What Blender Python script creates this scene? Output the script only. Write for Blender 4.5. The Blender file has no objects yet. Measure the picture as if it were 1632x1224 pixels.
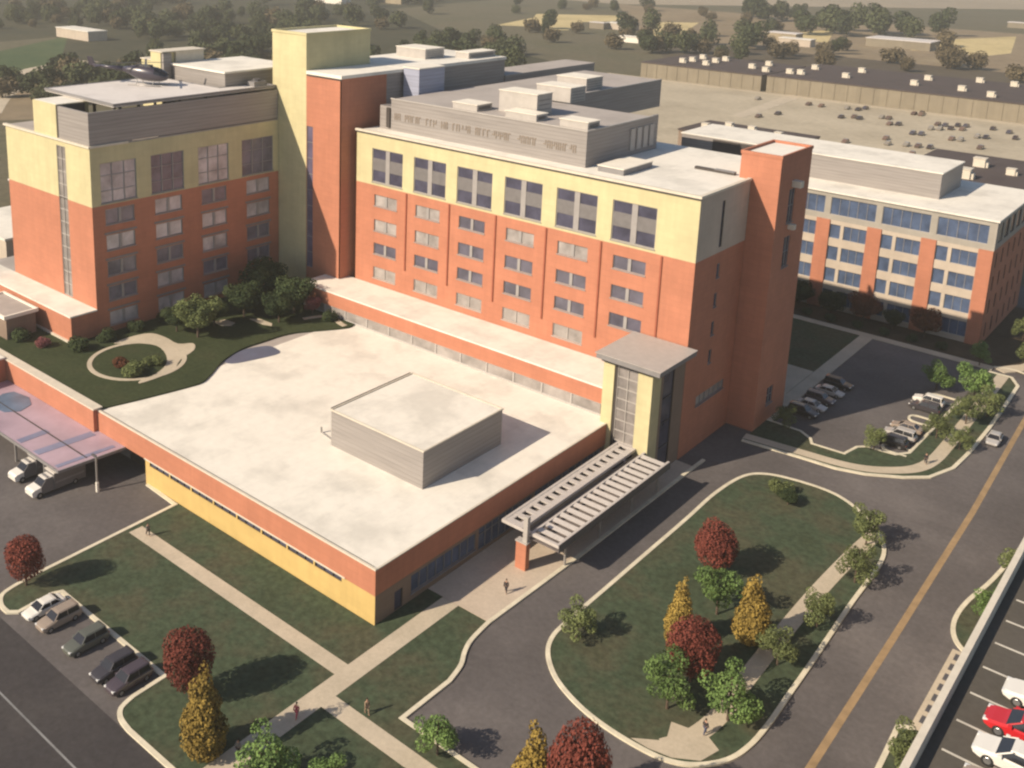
import bpy, math, random
from mathutils import Vector, Matrix
rnd = random.Random(7)
S = bpy.context.scene
COL = S.collection
PI = math.pi

# ------------------------------------------------------------------ materials
MATS = {}
def new_mat(name):
    m = bpy.data.materials.new(name); m.use_nodes = True
    nt = m.node_tree; b = nt.nodes['Principled BSDF']
    MATS[name] = m
    return m, nt, b
def mathn(nt, op, a, b=None):
    n = nt.nodes.new('ShaderNodeMath'); n.operation = op
    for i, v in enumerate((a, b)):
        if v is None: continue
        if isinstance(v, (int, float)): n.inputs[i].default_value = v
        else: nt.links.new(v, n.inputs[i])
    return n.outputs[0]
def noise(nt, vec, scale, detail=4, rough=.6):
    n = nt.nodes.new('ShaderNodeTexNoise'); n.inputs['Scale'].default_value = scale
    n.inputs['Detail'].default_value = detail; n.inputs['Roughness'].default_value = rough
    nt.links.new(vec, n.inputs['Vector']); return n.outputs['Fac']
def ramp(nt, fac, stops):
    r = nt.nodes.new('ShaderNodeValToRGB'); nt.links.new(fac, r.inputs[0])
    el = r.color_ramp.elements
    while len(el) < len(stops): el.new(.5)
    for e, (p, c) in zip(el, stops): e.position = p; e.color = (*c, 1)
    return r.outputs[0]
def mix(nt, fac, a, b, mode='MIX'):
    n = nt.nodes.new('ShaderNodeMix'); n.data_type = 'RGBA'; n.blend_type = mode
    for s, v in ((0, fac), (6, a), (7, b)):
        if isinstance(v, (int, float)): n.inputs[s].default_value = v
        elif isinstance(v, tuple): n.inputs[s].default_value = (*v, 1)
        else: nt.links.new(v, n.inputs[s])
    return n.outputs[2]
def pos(nt):
    return nt.nodes.new('ShaderNodeNewGeometry').outputs['Position']
def objc(nt):
    return nt.nodes.new('ShaderNodeTexCoord').outputs['Object']
def orand(nt):
    return nt.nodes.new('ShaderNodeObjectInfo').outputs['Random']
def bump(nt, b, h, strength, dist=.05):
    n = nt.nodes.new('ShaderNodeBump'); n.inputs['Strength'].default_value = strength
    n.inputs['Distance'].default_value = dist
    nt.links.new(h, n.inputs['Height']); nt.links.new(n.outputs[0], b.inputs['Normal'])
def sc(c, k): return tuple(min(1, x*k) for x in c)

def wall_mat(name, col, joint=.9, pw=1.8, ph=.9, var=.03):
    """painted / clad wall: panel joints in the wall plane, streaks and blotches"""
    m, nt, b = new_mat(name); p = pos(nt)
    s = nt.nodes.new('ShaderNodeSeparateXYZ'); nt.links.new(p, s.inputs[0])
    u = mathn(nt, 'ADD', s.outputs[0], s.outputs[1])
    cb = nt.nodes.new('ShaderNodeCombineXYZ'); nt.links.new(u, cb.inputs[0]); nt.links.new(s.outputs[2], cb.inputs[1])
    br = nt.nodes.new('ShaderNodeTexBrick'); nt.links.new(cb.outputs[0], br.inputs['Vector'])
    br.inputs['Scale'].default_value = 1; br.inputs['Brick Width'].default_value = pw
    br.inputs['Row Height'].default_value = ph; br.inputs['Mortar Size'].default_value = .025
    br.inputs['Color1'].default_value = (*sc(col, 1+var), 1); br.inputs['Color2'].default_value = (*sc(col, 1-var), 1)
    br.inputs['Mortar'].default_value = (*sc(col, joint), 1); br.offset = .5
    n1 = noise(nt, p, .22, 5)
    # streaks run down the wall: stretch the noise in z
    mp = nt.nodes.new('ShaderNodeMapping'); mp.inputs['Scale'].default_value = (1.2, 1.2, .08); nt.links.new(p, mp.inputs[0])
    n2 = noise(nt, mp.outputs[0], 1.0, 4)
    v = ramp(nt, n1, [(.3, (.90,)*3), (.7, (1.05,)*3)])
    w = ramp(nt, n2, [(.35, (.955,)*3), (.65, (1.02,)*3)])
    c = mix(nt, 1, mix(nt, 1, br.outputs[0], v, 'MULTIPLY'), w, 'MULTIPLY')
    nt.links.new(c, b.inputs['Base Color']); b.inputs['Roughness'].default_value = .75
    b.inputs['Specular IOR Level'].default_value = .25
    return m
def plain_mat(name, col, rough=.6, amt=.12, scale=1.0, metallic=0, spec=.4, local=False, coat=0):
    m, nt, b = new_mat(name); p = objc(nt) if local else pos(nt)
    n1 = noise(nt, p, scale, 5)
    v = ramp(nt, n1, [(.3, (1-amt,)*3), (.7, (1+amt*.6,)*3)])
    nt.links.new(mix(nt, 1, col, v, 'MULTIPLY'), b.inputs['Base Color'])
    b.inputs['Roughness'].default_value = rough; b.inputs['Metallic'].default_value = metallic
    b.inputs['Specular IOR Level'].default_value = spec; b.inputs['Coat Weight'].default_value = coat
    return m
def siding_mat(name, col):
    """ribbed metal cladding with level bands"""
    m, nt, b = new_mat(name); p = pos(nt)
    s = nt.nodes.new('ShaderNodeSeparateXYZ'); nt.links.new(p, s.inputs[0])
    z = mathn(nt, 'MULTIPLY', s.outputs[2], 1.6)
    f = mathn(nt, 'FRACT', z)
    j = mathn(nt, 'LESS_THAN', f, .12)
    mp = nt.nodes.new('ShaderNodeMapping'); mp.inputs['Scale'].default_value = (.12, .12, 2.2); nt.links.new(p, mp.inputs[0])
    n2 = noise(nt, mp.outputs[0], 1, 4)
    v = ramp(nt, n2, [(.3, (.84,)*3), (.7, (1.1,)*3)])
    c = mix(nt, 1, mix(nt, j, col, sc(col, .72)), v, 'MULTIPLY')
    nt.links.new(c, b.inputs['Base Color']); b.inputs['Roughness'].default_value = .55
    bump(nt, b, f, .25, .04)
    return m
def roof_mat(name, col, stain=.86):
    m, nt, b = new_mat(name); p = pos(nt)
    n1 = noise(nt, p, .13, 6, .62); n2 = noise(nt, p, .9, 5)
    v = ramp(nt, n1, [(.36, (stain,)*3), (.52, (1,)*3), (.75, (1.03,)*3)])
    w = ramp(nt, n2, [(.3, (.94,)*3), (.7, (1.03,)*3)])
    s = nt.nodes.new('ShaderNodeSeparateXYZ'); nt.links.new(p, s.inputs[0])
    f = mathn(nt, 'FRACT', mathn(nt, 'MULTIPLY', s.outputs[0], .34))
    j = mathn(nt, 'LESS_THAN', f, .03)
    c = mix(nt, 1, mix(nt, 1, mix(nt, j, col, sc(col, .93)), v, 'MULTIPLY'), w, 'MULTIPLY')
    nt.links.new(c, b.inputs['Base Color']); b.inputs['Roughness'].default_value = .85
    b.inputs['Specular IOR Level'].default_value = .2
    return m
def ground_mat(name, stops, s1=.06, s2=1.2, fine=.15, rough=.95):
    m, nt, b = new_mat(name); p = pos(nt)
    n1 = noise(nt, p, s1, 7, .62); n2 = noise(nt, p, s2, 6, .7)
    c = ramp(nt, n1, stops)
    v = ramp(nt, n2, [(.28, (1-fine*1.6,)*3), (.72, (1+fine,)*3)])
    nt.links.new(mix(nt, 1, c, v, 'MULTIPLY'), b.inputs['Base Color'])
    b.inputs['Roughness'].default_value = rough; b.inputs['Specular IOR Level'].default_value = .15
    bump(nt, b, n2, .3, .05)
    return m
def leaf_mat(name, c0, c1):
    m, nt, b = new_mat(name); p = objc(nt)
    n1 = noise(nt, p, .9, 3); n2 = noise(nt, p, 4.5, 2)
    f = mathn(nt, 'ADD', mathn(nt, 'MULTIPLY', n1, .6), mathn(nt, 'MULTIPLY', n2, .4))
    c = ramp(nt, f, [(.34, c0), (.62, c1)])
    v = ramp(nt, orand(nt), [(0, (.8,)*3), (1, (1.2,)*3)])
    nt.links.new(mix(nt, 1, c, v, 'MULTIPLY'), b.inputs['Base Color'])
    b.inputs['Roughness'].default_value = .8; b.inputs['Specular IOR Level'].default_value = .15
    return m
def glass_mat(name, col, blind=(.35, .32, .29), pblind=.35, rough=.16):
    """window glass seen by day: tinted, glossy; some panes have a pale blind drawn behind them"""
    m, nt, b = new_mat(name); p = pos(nt)
    n1 = noise(nt, p, .35, 3)
    v = ramp(nt, n1, [(.3, (.7,)*3), (.7, (1.35,)*3)])
    c = mix(nt, 1, col, v, 'MULTIPLY')
    r = orand(nt)
    f = mathn(nt, 'LESS_THAN', r, pblind)
    nt.links.new(mix(nt, f, c, mix(nt, 1, blind, v, 'MULTIPLY')), b.inputs['Base Color'])
    b.inputs['Roughness'].default_value = rough; b.inputs['Specular IOR Level'].default_value = .6
    return m
def car_mat(name, cols):
    m, nt, b = new_mat(name)
    if len(cols) == 1: b.inputs['Base Color'].default_value = (*cols[0], 1)
    else:
        c = ramp(nt, orand(nt), [(i/len(cols), k) for i, k in enumerate(cols)])
        nt.nodes[-1].color_ramp.interpolation = 'CONSTANT'
        nt.links.new(c, b.inputs['Base Color'])
    b.inputs['Roughness'].default_value = .3; b.inputs['Coat Weight'].default_value = .5
    return m

ORANGE = (.455, .186, .113); YELLOW = (.55, .495, .29)
wall_mat('orange', ORANGE, .86); wall_mat('yellow', YELLOW, .93); wall_mat('deep_yellow', (.56, .40, .155), .95); plain_mat('orange_dark', (.30, .09, .05), .7); plain_mat('sign_brown', (.235, .19, .15), .7)
wall_mat('brown_panel', (.23, .17, .13)); wall_mat('beige', (.33, .27, .18), .85, 6, 9, .05)
wall_mat('cream', (.50, .425, .345), .95); wall_mat('stone', (.36, .33, .285), .95); wall_mat('far_wall', (.235, .20, .145), .8, 5.5, 9, .06)
siding_mat('siding', (.285, .26, .245)); siding_mat('bluish_metal', (.34, .36, .46))
roof_mat('white_roof', (.77, .73, .65), .83); roof_mat('grey_roof', (.40, .36, .33), .88)
roof_mat('dark_roof', (.085, .066, .062), .85); roof_mat('pad_roof', (.64, .60, .57), .9)
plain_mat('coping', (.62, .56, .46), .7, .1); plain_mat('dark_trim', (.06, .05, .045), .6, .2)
plain_mat('frame_grey', (.22, .21, .21), .5, .12); plain_mat('frame_pale', (.42, .39, .36), .5, .1)
plain_mat('metal', (.42, .40, .38), .4, .12, 2, .5); plain_mat('dark_metal', (.10, .095, .10), .5, .2, 2)
plain_mat('white_paint', (.78, .73, .64), .6, .08); plain_mat('rooftop_white', (.80, .74, .63), .6, .1, .5)
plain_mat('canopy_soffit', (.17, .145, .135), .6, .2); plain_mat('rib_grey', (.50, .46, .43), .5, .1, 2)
plain_mat('mid_frame', (.31, .29, .28), .5, .1); plain_mat('mullion', (.55, .52, .50), .5, .08)
glass_mat('glass', (.060, .062, .095), pblind=.12); glass_mat('tall_glass', (.066, .065, .098), pblind=0); glass_mat('blue_glass', (.078, .108, .18), pblind=0, rough=.1)
glass_mat('pale_glass', (.28, .255, .24), pblind=0); glass_mat('shade_glass', (.10, .095, .125), (.33, .30, .285), .38); glass_mat('wing_glass', (.17, .155, .19), (.48, .44, .44), .5)
glass_mat('grey_glass', (.22, .20, .19), pblind=.1)
plain_mat('spandrel', (.165, .155, .155), .5, .15)
plain_mat('purple_glass', (.13, .11, .17), .25, .3, .5, 0, .6)
ground_mat('terrain', [(.25, (.095, .09, .055)), (.45, (.135, .118, .075)), (.6, (.115, .108, .065)), (.8, (.18, .148, .10))], .012, .25, .2)
ground_mat('lawn', [(.30, (.050, .061, .034)), (.45, (.060, .082, .048)), (.60, (.082, .082, .050)), (.8, (.062, .073, .042))], .11, 1.3, .3)
ground_mat('garden_lawn', [(.3, (.034, .046, .02)), (.55, (.046, .058, .026)), (.8, (.058, .06, .03))], .15, 1.5, .25)
ground_mat('asphalt', [(.28, (.085, .077, .076)), (.5, (.122, .11, .108)), (.72, (.175, .158, .152))], .045, 1.5, .13)
ground_mat('dark_asphalt', [(.25, (.045, .042, .045)), (.5, (.06, .055, .056)), (.75, (.085, .078, .075))], .08, 1.5, .15)
ground_mat('deck_asphalt', [(.25, (.085, .077, .066)), (.5, (.105, .094, .08)), (.75, (.125, .112, .097))], .09, 2, .1)
ground_mat('far_lot', [(.25, (.35, .30, .22)), (.5, (.45, .39, .29)), (.75, (.52, .45, .34))], .03, .4, .12)
ground_mat('pale_field', [(.25, (.42, .34, .17)), (.5, (.58, .47, .24)), (.75, (.62, .50, .27))], .02, .2, .15)
ground_mat('tan_field', [(.25, (.20, .16, .10)), (.5, (.26, .20, .13)), (.75, (.30, .24, .15))], .012, .1, .15)
ground_mat('hazy_plain', [(.25, (.30, .255, .19)), (.6, (.36, .30, .22))], .003, .02, .06)
ground_mat('green_field', [(.3, (.05, .085, .035)), (.7, (.09, .115, .05))], .02, .2, .15)
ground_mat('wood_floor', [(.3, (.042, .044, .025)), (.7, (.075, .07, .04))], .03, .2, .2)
ground_mat('dark_field', [(.3, (.085, .068, .05)), (.7, (.12, .10, .07))], .02, .2, .15)
ground_mat('concrete', [(.3, (.44, .38, .29)), (.7, (.56, .48, .37))], .2, 2.5, .08)
ground_mat('plaza', [(.3, (.46, .38, .30)), (.7, (.56, .47, .375))], .2, 2.5, .08)
ground_mat('soil', [(.3, (.055, .042, .03)), (.7, (.09, .07, .045))], .4, 3, .2)
plain_mat('kerb', (.66, .60, .46), .8, .18, .7); plain_mat('yellow_paint', (.33, .225, .12), .8, .25, .6)
plain_mat('line_paint', (.60, .56, .48), .7, .2, .9); plain_mat('grey_line', (.22, .22, .22), .8, .3, .5)
plain_mat('roof_patch', (.13, .14, .20), .15, .1, .5, 0, .5)
plain_mat('dock_pink', (.40, .30, .36), .35, .25, .16); plain_mat('dock_blue', (.20, .22, .33), .3, .2, .3)
plain_mat('dock_teal', (.12, .17, .25), .3, .3, .4)
plain_mat('bark', (.10, .07, .05), .9, .3, 4, local=True)
plain_mat('tyre', (.02, .02, .02), .8, .1); plain_mat('rim', (.35, .35, .35), .35, .1, 3, .7)
plain_mat('lamp_glass', (.7, .7, .68), .2, .05); plain_mat('tail_red', (.35, .02, .02), .3, .05)
plain_mat('car_glass', (.022, .022, .026), .12, .1, 1, 0, .6)
leaf_mat('leaf_red', (.115, .03, .022), (.215, .06, .042)); leaf_mat('leaf_yellow', (.15, .105, .026), (.33, .23, .055))
leaf_mat('leaf_green', (.07, .12, .035), (.165, .25, .075)); leaf_mat('leaf_olive', (.072, .092, .036), (.16, .185, .07))
leaf_mat('leaf_dark', (.022, .038, .016), (.065, .085, .034)); leaf_mat('leaf_rust', (.085, .035, .018), (.17, .06, .03))
leaf_mat('leaf_far', (.035, .048, .022), (.095, .105, .048)); leaf_mat('leaf_farbrown', (.075, .06, .034), (.14, .11, .062))
leaf_mat('leaf_fardark', (.024, .034, .016), (.06, .072, .032)); leaf_mat('leaf_pink', (.17, .055, .06), (.30, .11, .11))
car_mat('paint_white', [(.72, .69, .63)]); car_mat('paint_red', [(.50, .02, .025)]); car_mat('paint_grey', [(.20, .19, .18)])
car_mat('paint_dark', [(.045, .04, .045)]); car_mat('paint_green', [(.10, .105, .085)]); car_mat('paint_silver', [(.42, .40, .38)])
car_mat('paint_black', [(.02, .018, .02)]); car_mat('paint_plum', [(.065, .05, .06)]); car_mat('paint_tan', [(.30, .24, .19)])
car_mat('paint_far', [(.05, .035, .03), (.16, .10, .07), (.07, .06, .07), (.25, .22, .18), (.11, .07, .05), (.04, .03, .03)])
car_mat('heli_paint', [(.045, .038, .055)]); car_mat('amb_paint', [(.75, .71, .65)])
plain_mat('amb_grey', (.15, .14, .14), .5, .1)
for nm, c in dict(skin=(.42, .25, .17), hair=(.03, .02, .015), cloth_dark=(.035, .03, .035), cloth_pink=(.50, .09, .13),
                  cloth_grey=(.20, .19, .18), cloth_tan=(.30, .22, .15), cloth_blue=(.05, .06, .11)).items():
    plain_mat(nm, c, .85, .1, 5, local=True)

# ------------------------------------------------------------------ mesh helpers
ORG = {}
class MB:
    def __init__(s): s.v = []; s.f = []; s.mi = []; s.cur = 0
    def add(s, vs, fs):
        n = len(s.v); s.v += [tuple(v) for v in vs]
        for f in fs: s.f.append(tuple(n+i for i in f)); s.mi.append(s.cur)
        return s
    def box(s, x0, x1, y0, y1, z0, z1):
        return s.add([(x0,y0,z0),(x1,y0,z0),(x1,y1,z0),(x0,y1,z0),(x0,y0,z1),(x1,y0,z1),(x1,y1,z1),(x0,y1,z1)],
                     [(0,3,2,1),(4,5,6,7),(0,1,5,4),(1,2,6,5),(2,3,7,6),(3,0,4,7)])
    def prism(s, pts, z0, z1):
        n = len(pts)
        a = sum(pts[i][0]*pts[(i+1)%n][1]-pts[(i+1)%n][0]*pts[i][1] for i in range(n))
        if a < 0: pts = pts[::-1]
        return s.add([(x,y,z0) for x,y in pts]+[(x,y,z1) for x,y in pts],
                     [tuple(range(n,2*n)), tuple(range(n-1,-1,-1))]+[(i,(i+1)%n,n+(i+1)%n,n+i) for i in range(n)])
    def sheet(s, pts, z):
        n = len(pts)
        a = sum(pts[i][0]*pts[(i+1)%n][1]-pts[(i+1)%n][0]*pts[i][1] for i in range(n))
        if a < 0: pts = pts[::-1]
        return s.add([(x,y,z) for x,y in pts], [tuple(range(n))])
    def tube(s, a, b, r0, r1=None, n=8, caps=True):
        r1 = r0 if r1 is None else r1
        a, b = Vector(a), Vector(b); d = (b-a).normalized()
        u = d.orthogonal().normalized(); w = d.cross(u)
        vs = [a+(u*math.cos(2*PI*i/n)+w*math.sin(2*PI*i/n))*r0 for i in range(n)]
        vs += [b+(u*math.cos(2*PI*i/n)+w*math.sin(2*PI*i/n))*r1 for i in range(n)]
        fs = [(i,(i+1)%n,n+(i+1)%n,n+i) for i in range(n)]
        if caps: fs += [tuple(range(n-1,-1,-1)), tuple(range(n,2*n))]
        return s.add(vs, fs)
    def loft(s, rings, cap=True):
        """rings: lists of equal length"""
        m = len(rings[0]); vs = [p for r in rings for p in r]; fs = []
        for k in range(len(rings)-1):
            for i in range(m):
                j = (i+1) % m
                fs.append((k*m+i, k*m+j, (k+1)*m+j, (k+1)*m+i))
        if cap: fs += [tuple(range(m-1,-1,-1)), tuple((len(rings)-1)*m+i for i in range(m))]
        return s.add(vs, fs)
    def build(s, name, mats, parent=None, loc=None, smooth=False):
        o = loc if loc is not None else (ORG[parent.name] if parent else (0, 0, 0))
        me = bpy.data.meshes.new(name)
        me.from_pydata([(x-o[0], y-o[1], z-o[2]) for x, y, z in s.v], [], s.f)
        if isinstance(mats, str): mats = [mats]
        for m in mats: me.materials.append(MATS[m])
        if len(mats) > 1:
            for p, i in zip(me.polygons, s.mi): p.material_index = i
        if smooth:
            for p in me.polygons: p.use_smooth = True
        me.update()
        ob = bpy.data.objects.new(name, me); COL.objects.link(ob)
        ORG[ob.name] = tuple(o)
        if parent:
            ob.parent = parent; po = ORG[parent.name]
            ob.location = tuple(o[i]-po[i] for i in range(3))
        else: ob.location = o
        return ob
def tag(o, label=None, cat=None, group=None, kind=None):
    if label: o['label'] = label
    if cat: o['category'] = cat
    if group: o['group'] = group
    if kind: o['kind'] = kind
    return o
def thing(name, loc, label, cat, group=None, rz=0):
    o = bpy.data.objects.new(name, None); COL.objects.link(o)
    o.location = loc; o.rotation_euler = (0, 0, rz); o.empty_display_size = .5
    ORG[o.name] = tuple(loc)
    return tag(o, label, cat, group)
def copy_tree(o, parent=None):
    c = o.copy(); COL.objects.link(c); ORG[c.name] = ORG.get(o.name, (0,0,0))
    if parent: c.parent = parent
    for ch in list(o.children): copy_tree(ch, c)
    return c
def place(root, loc, rz=0, scale=1, label=None, group=None, first=False):
    c = root if first else copy_tree(root)
    c.location = loc; c.rotation_euler = (0, 0, rz)
    c.scale = (scale,)*3 if isinstance(scale, (int, float)) else scale
    if label: c['label'] = label
    if group: c['group'] = group
    return c
def struct(mb, name, m, label, cat, **k):
    return tag(mb.build(name, m, **k), label, cat, kind='structure')
def smooth_line(pts, n=6, closed=False):
    P = [Vector((p[0], p[1])) for p in pts]; out = []; m = len(P)
    for i in range(m if closed else m-1):
        a = P[(i-1) % m] if closed or i else P[0]
        b = P[i]; c = P[(i+1) % m]
        d = P[(i+2) % m] if closed or i+2 < m else P[-1]
        for k in range(n):
            t = k/n
            out.append(tuple(.5*((2*b)+(c-a)*t+(2*a-5*b+4*c-d)*t*t+(3*b-a-3*c+d)*t**3)))
    if not closed: out.append(tuple(P[-1]))
    return out
def ribbon(mb, pts, w, z0, z1, closed=False):
    P = [Vector((p[0], p[1])) for p in pts]; m = len(P); L = []; R = []
    for i in range(m):
        a = P[i-1] if (i or closed) else P[i]; c = P[(i+1) % m] if (i+1 < m or closed) else P[i]
        t1 = (P[i]-a); t2 = (c-P[i])
        t1 = t1.normalized() if t1.length > 1e-6 else t2.normalized()
        t2 = t2.normalized() if t2.length > 1e-6 else t1
        t = (t1+t2); t = t.normalized() if t.length > 1e-4 else t1
        nn = Vector((-t.y, t.x)); k = 1/max(.5, nn.dot(Vector((-t1.y, t1.x))))
        L.append(P[i]+nn*w/2*k); R.append(P[i]-nn*w/2*k)
    rings = [[(L[i].x,L[i].y,z0),(R[i].x,R[i].y,z0),(R[i].x,R[i].y,z1),(L[i].x,L[i].y,z1)] for i in range(m)]
    if closed: rings.append(rings[0])
    mb.loft(rings, cap=not closed); return mb

# facade: a wall sheet in a plane with real openings and reveals
class Plane:
    """axis 'y': wall faces -Y at y=c, u runs along x.  axis 'x': wall faces +X at x=c, u runs along y."""
    def __init__(s, axis, c): s.a = axis; s.c = c
    def p(s, u, z, d=0):               # d = depth behind the face
        return (u, s.c+d, z) if s.a == 'y' else (s.c-d, u, z)
    def box(s, mb, u0, u1, z0, z1, d0, d1):
        a = s.p(u0, z0, d0); b = s.p(u1, z1, d1)
        return mb.box(min(a[0],b[0]), max(a[0],b[0]), min(a[1],b[1]), max(a[1],b[1]), min(z0,z1), max(z0,z1))
def facade(pl, mb, u0, u1, z0, z1, ops, depth=.35):
    us = sorted({u0, u1, *[o[0] for o in ops], *[o[1] for o in ops]}); zs = sorted({z0, z1, *[o[2] for o in ops], *[o[3] for o in ops]})
    us = [u for u in us if u0-1e-6 <= u <= u1+1e-6]; zs = [z for z in zs if z0-1e-6 <= z <= z1+1e-6]
    for i in range(len(us)-1):
        for j in range(len(zs)-1):
            cu = (us[i]+us[i+1])/2; cz = (zs[j]+zs[j+1])/2
            if any(o[0] < cu < o[1] and o[2] < cz < o[3] for o in ops): continue
            mb.add([pl.p(us[i],zs[j]), pl.p(us[i+1],zs[j]), pl.p(us[i+1],zs[j+1]), pl.p(us[i],zs[j+1])], [(0,1,2,3)])
    for a, b, c, d in ops:
        q = [pl.p(a,c), pl.p(b,c), pl.p(b,d), pl.p(a,d)]; r = [pl.p(a,c,depth), pl.p(b,c,depth), pl.p(b,d,depth), pl.p(a,d,depth)]
        mb.add(q+r, [(0,1,5,4),(1,2,6,5),(2,3,7,6),(3,0,4,7)])
    return mb
def window(pl, parent, o, cols, rows, frame='frame_grey', pane='glass', depth=.35, fw=.12, mull=.14, sill=True, spandrels=(), spmat='spandrel', widths=None):
    """one window: frame with mullions (part), its panes (sub-part)"""
    a, b, c, d = o
    f = MB(); e = depth-.22; g = depth-.02
    pl.box(f, a, b, c, c+fw, e, g); pl.box(f, a, b, d-fw, d, e, g)
    pl.box(f, a, a+fw, c+fw, d-fw, e, g); pl.box(f, b-fw, b, c+fw, d-fw, e, g)
    ue = widths or [i/cols for i in range(1, cols)]
    for t in ue:
        u = a+(b-a)*t; pl.box(f, u-mull/2, u+mull/2, c+fw, d-fw, e-.02, g)
    zr = [c+(d-c)*t for t in (rows if isinstance(rows, (list, tuple)) else [j/rows for j in range(1, rows)])]
    for z in zr: pl.box(f, a+fw, b-fw, z-.05, z+.05, e-.01, g)
    if sill: pl.box(f, a-.1, b+.1, c-.12, c-.004, -.14, depth-.25)
    w = f.build('window', frame, parent)
    gl = MB(); pl.box(gl, a+.02, b-.02, c+.02, d-.02, depth-.1, depth+.05)
    gl.build('pane', pane, w)
    for z0, z1 in spandrels:
        sp = MB(); n = cols; 
        pl.box(sp, a+fw, b-fw, z0, z1, depth-.19, depth-.09)
        sp.build('spandrel_panel', spmat, w)
    return w
def parapet(mb, x0, x1, y0, y1, z0, z1, t=.35):
    mb.box(x0, x1, y0, y0+t, z0, z1); mb.box(x0, x1, y1-t, y1, z0, z1)
    mb.box(x0, x0+t, y0+t, y1-t, z0, z1); mb.box(x1-t, x1, y0+t, y1-t, z0, z1)
    return mb

# ------------------------------------------------------------------ the ground
struct(MB().box(-6000, 6000, -900, 9000, -3, -.06), 'terrain', 'terrain', 'brown green open ground reaching to the far horizon', 'ground')
struct(MB().sheet([(-150,-160),(56,-160),(56,131),(38.5,200),(-20,139),(-150,139)], -.02), 'asphalt_yard', 'asphalt', 'worn grey brown asphalt of the drives round the hospital', 'asphalt')
struct(MB().sheet([(-150,-27.35),(38.6,-27.35),(38.6,-160),(-150,-160)], -.012), 'front_street', 'dark_asphalt', 'dark asphalt street along the bottom left of the site', 'road')
struct(MB().box(-150, 36, -33.05, -32.85, -.012, -.006), 'street_line', 'grey_line', 'faint grey line painted along the dark street', 'road marking')
yl = MB(); ribbon(yl, [(43.5,-60),(43.5,13),(43.4,37),(43.1,73),(42.1,109),(41.5,180)], .75, -.03, -.008)
struct(yl, 'yellow_line', 'yellow_paint', 'yellow brown centre line along the main road', 'road marking')
# lawn in front of the low hall
LAWN = [(-43.2,-.1),(-36.2,-.5),(-36.0,-6),(-35.5,-20),(-35.25,-23.2)]
LAWN += smooth_line([(-35.25,-23.2),(-34.7,-25.3),(-33.0,-26.3),(-31.3,-26.4)], 4)[1:]
LAWN += [(-30.5,-25.6),(-30.75,-21.4),(-30.3,-20.4),(-10.2,-20.5),(-10.1,-24.3)]
LAWN += smooth_line([(-10.1,-24.3),(-9.6,-26.0),(-8.4,-26.8),(-6.5,-27.1)], 4)[1:]
LAWN += [(36,-27.0),(36,-8.2),(11.5,-8.15),(11.6,-1.0)]
LAWN += smooth_line([(11.6,-1.0),(11.0,1.6),(10.0,3.5),(9.3,5.6),(8.9,9.1)], 4)[1:]
LAWN += [(4.3,9.05),(0,9.05),(0,-.1)]
struct(MB().prism(LAWN, -.05, .11), 'lawn', 'lawn', 'green brown mown lawn in front of the low hall', 'lawn')
k = MB(); ribbon(k, LAWN[0:21+0], .5, -.05, .17)
i0 = LAWN.index((-43.2,-.1)); i1 = LAWN.index((36,-27.0))
k = MB(); ribbon(k, LAWN[i0+0:i1+1], .5, -.05, .17)
struct(k, 'kerb', 'kerb', 'pale kerb edging the front lawn and its parking bays', 'kerb')
i2 = LAWN.index((36,-8.2)); i3 = LAWN.index((4.3,9.05))
k = MB(); ribbon(k, LAWN[i2:i3]+[(9.4,26.7),(9.6,56),(9.7,60.5)], .5, -.05, .17)
struct(k, 'kerb', 'kerb', 'pale kerb along the entrance drive from the lawn to the canopy', 'kerb')
struct(MB().prism([(0.02,9.1),(4.3,9.1),(8.75,9.2),(9.2,26.7),(9.35,57.5),(0.02,57.5)], -.05, .125), 'plaza', 'plaza', 'pinkish concrete entrance plaza under the canopy', 'pavement')
struct(MB().box(-35.0, 2.3, -8.4, -6.45, 0, .125), 'path', 'concrete', 'pale concrete path crossing the lawn beside the low hall', 'path')
struct(MB().box(4.6, 36, -12.5, -10.5, 0, .125), 'path', 'concrete', 'pale concrete path running on from the walk to the bottom edge', 'path')
struct(MB().prism([(2.3,-27),(4.62,-27),(4.62,9.05),(2.3,9.05)], 0, .128), 'walk', 'concrete', 'pale concrete walk from the street up to the plaza', 'path')
# oval island
ISL = smooth_line([(16.1,60.0),(18.5,63.1),(23.1,64.4),(27.5,64.4),(31.2,62.6),(34.3,59.7),(36.6,56.4),(37.7,51.7),(37.8,41.5),(38.0,34.1),(38.2,27.1),(38.3,21.1),(38.4,16.0),(38.2,12.0),(37.4,8.9),(35.5,6.3),(33.1,4.9),(29.8,4.5),(25.9,4.7),(22.5,5.5),(19.3,7.0),(16.8,9.3),(15.6,11.8),(15.3,15.1),(15.3,24),(15.3,34.8),(15.3,44),(15.2,53)], 5, True)
struct(MB().prism(ISL, -.05, .11), 'island_lawn', 'lawn', 'green lawn of the kerbed oval island in the drive', 'lawn')
k = MB(); ribbon(k, ISL, .5, -.05, .17, True); struct(k, 'kerb', 'kerb', 'pale kerb ring round the oval lawn island', 'kerb')
w = MB(); ribbon(w, smooth_line([(35.2,58.6),(34.6,52),(34.1,41),(34.0,30),(34.1,20),(34.3,13.5),(33.6,9.2),(32.2,6.3)], 5), 1.9, 0, .125)
w.prism([(31.2,9.6),(34.6,10.4),(36.3,9.4),(35.6,7.0),(33.4,5.5),(31.2,5.0),(29.3,5.0),(32.0,7.0)], 0, .122)
struct(w, 'path', 'concrete', 'pale path running through the trees on the oval island', 'path')
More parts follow.
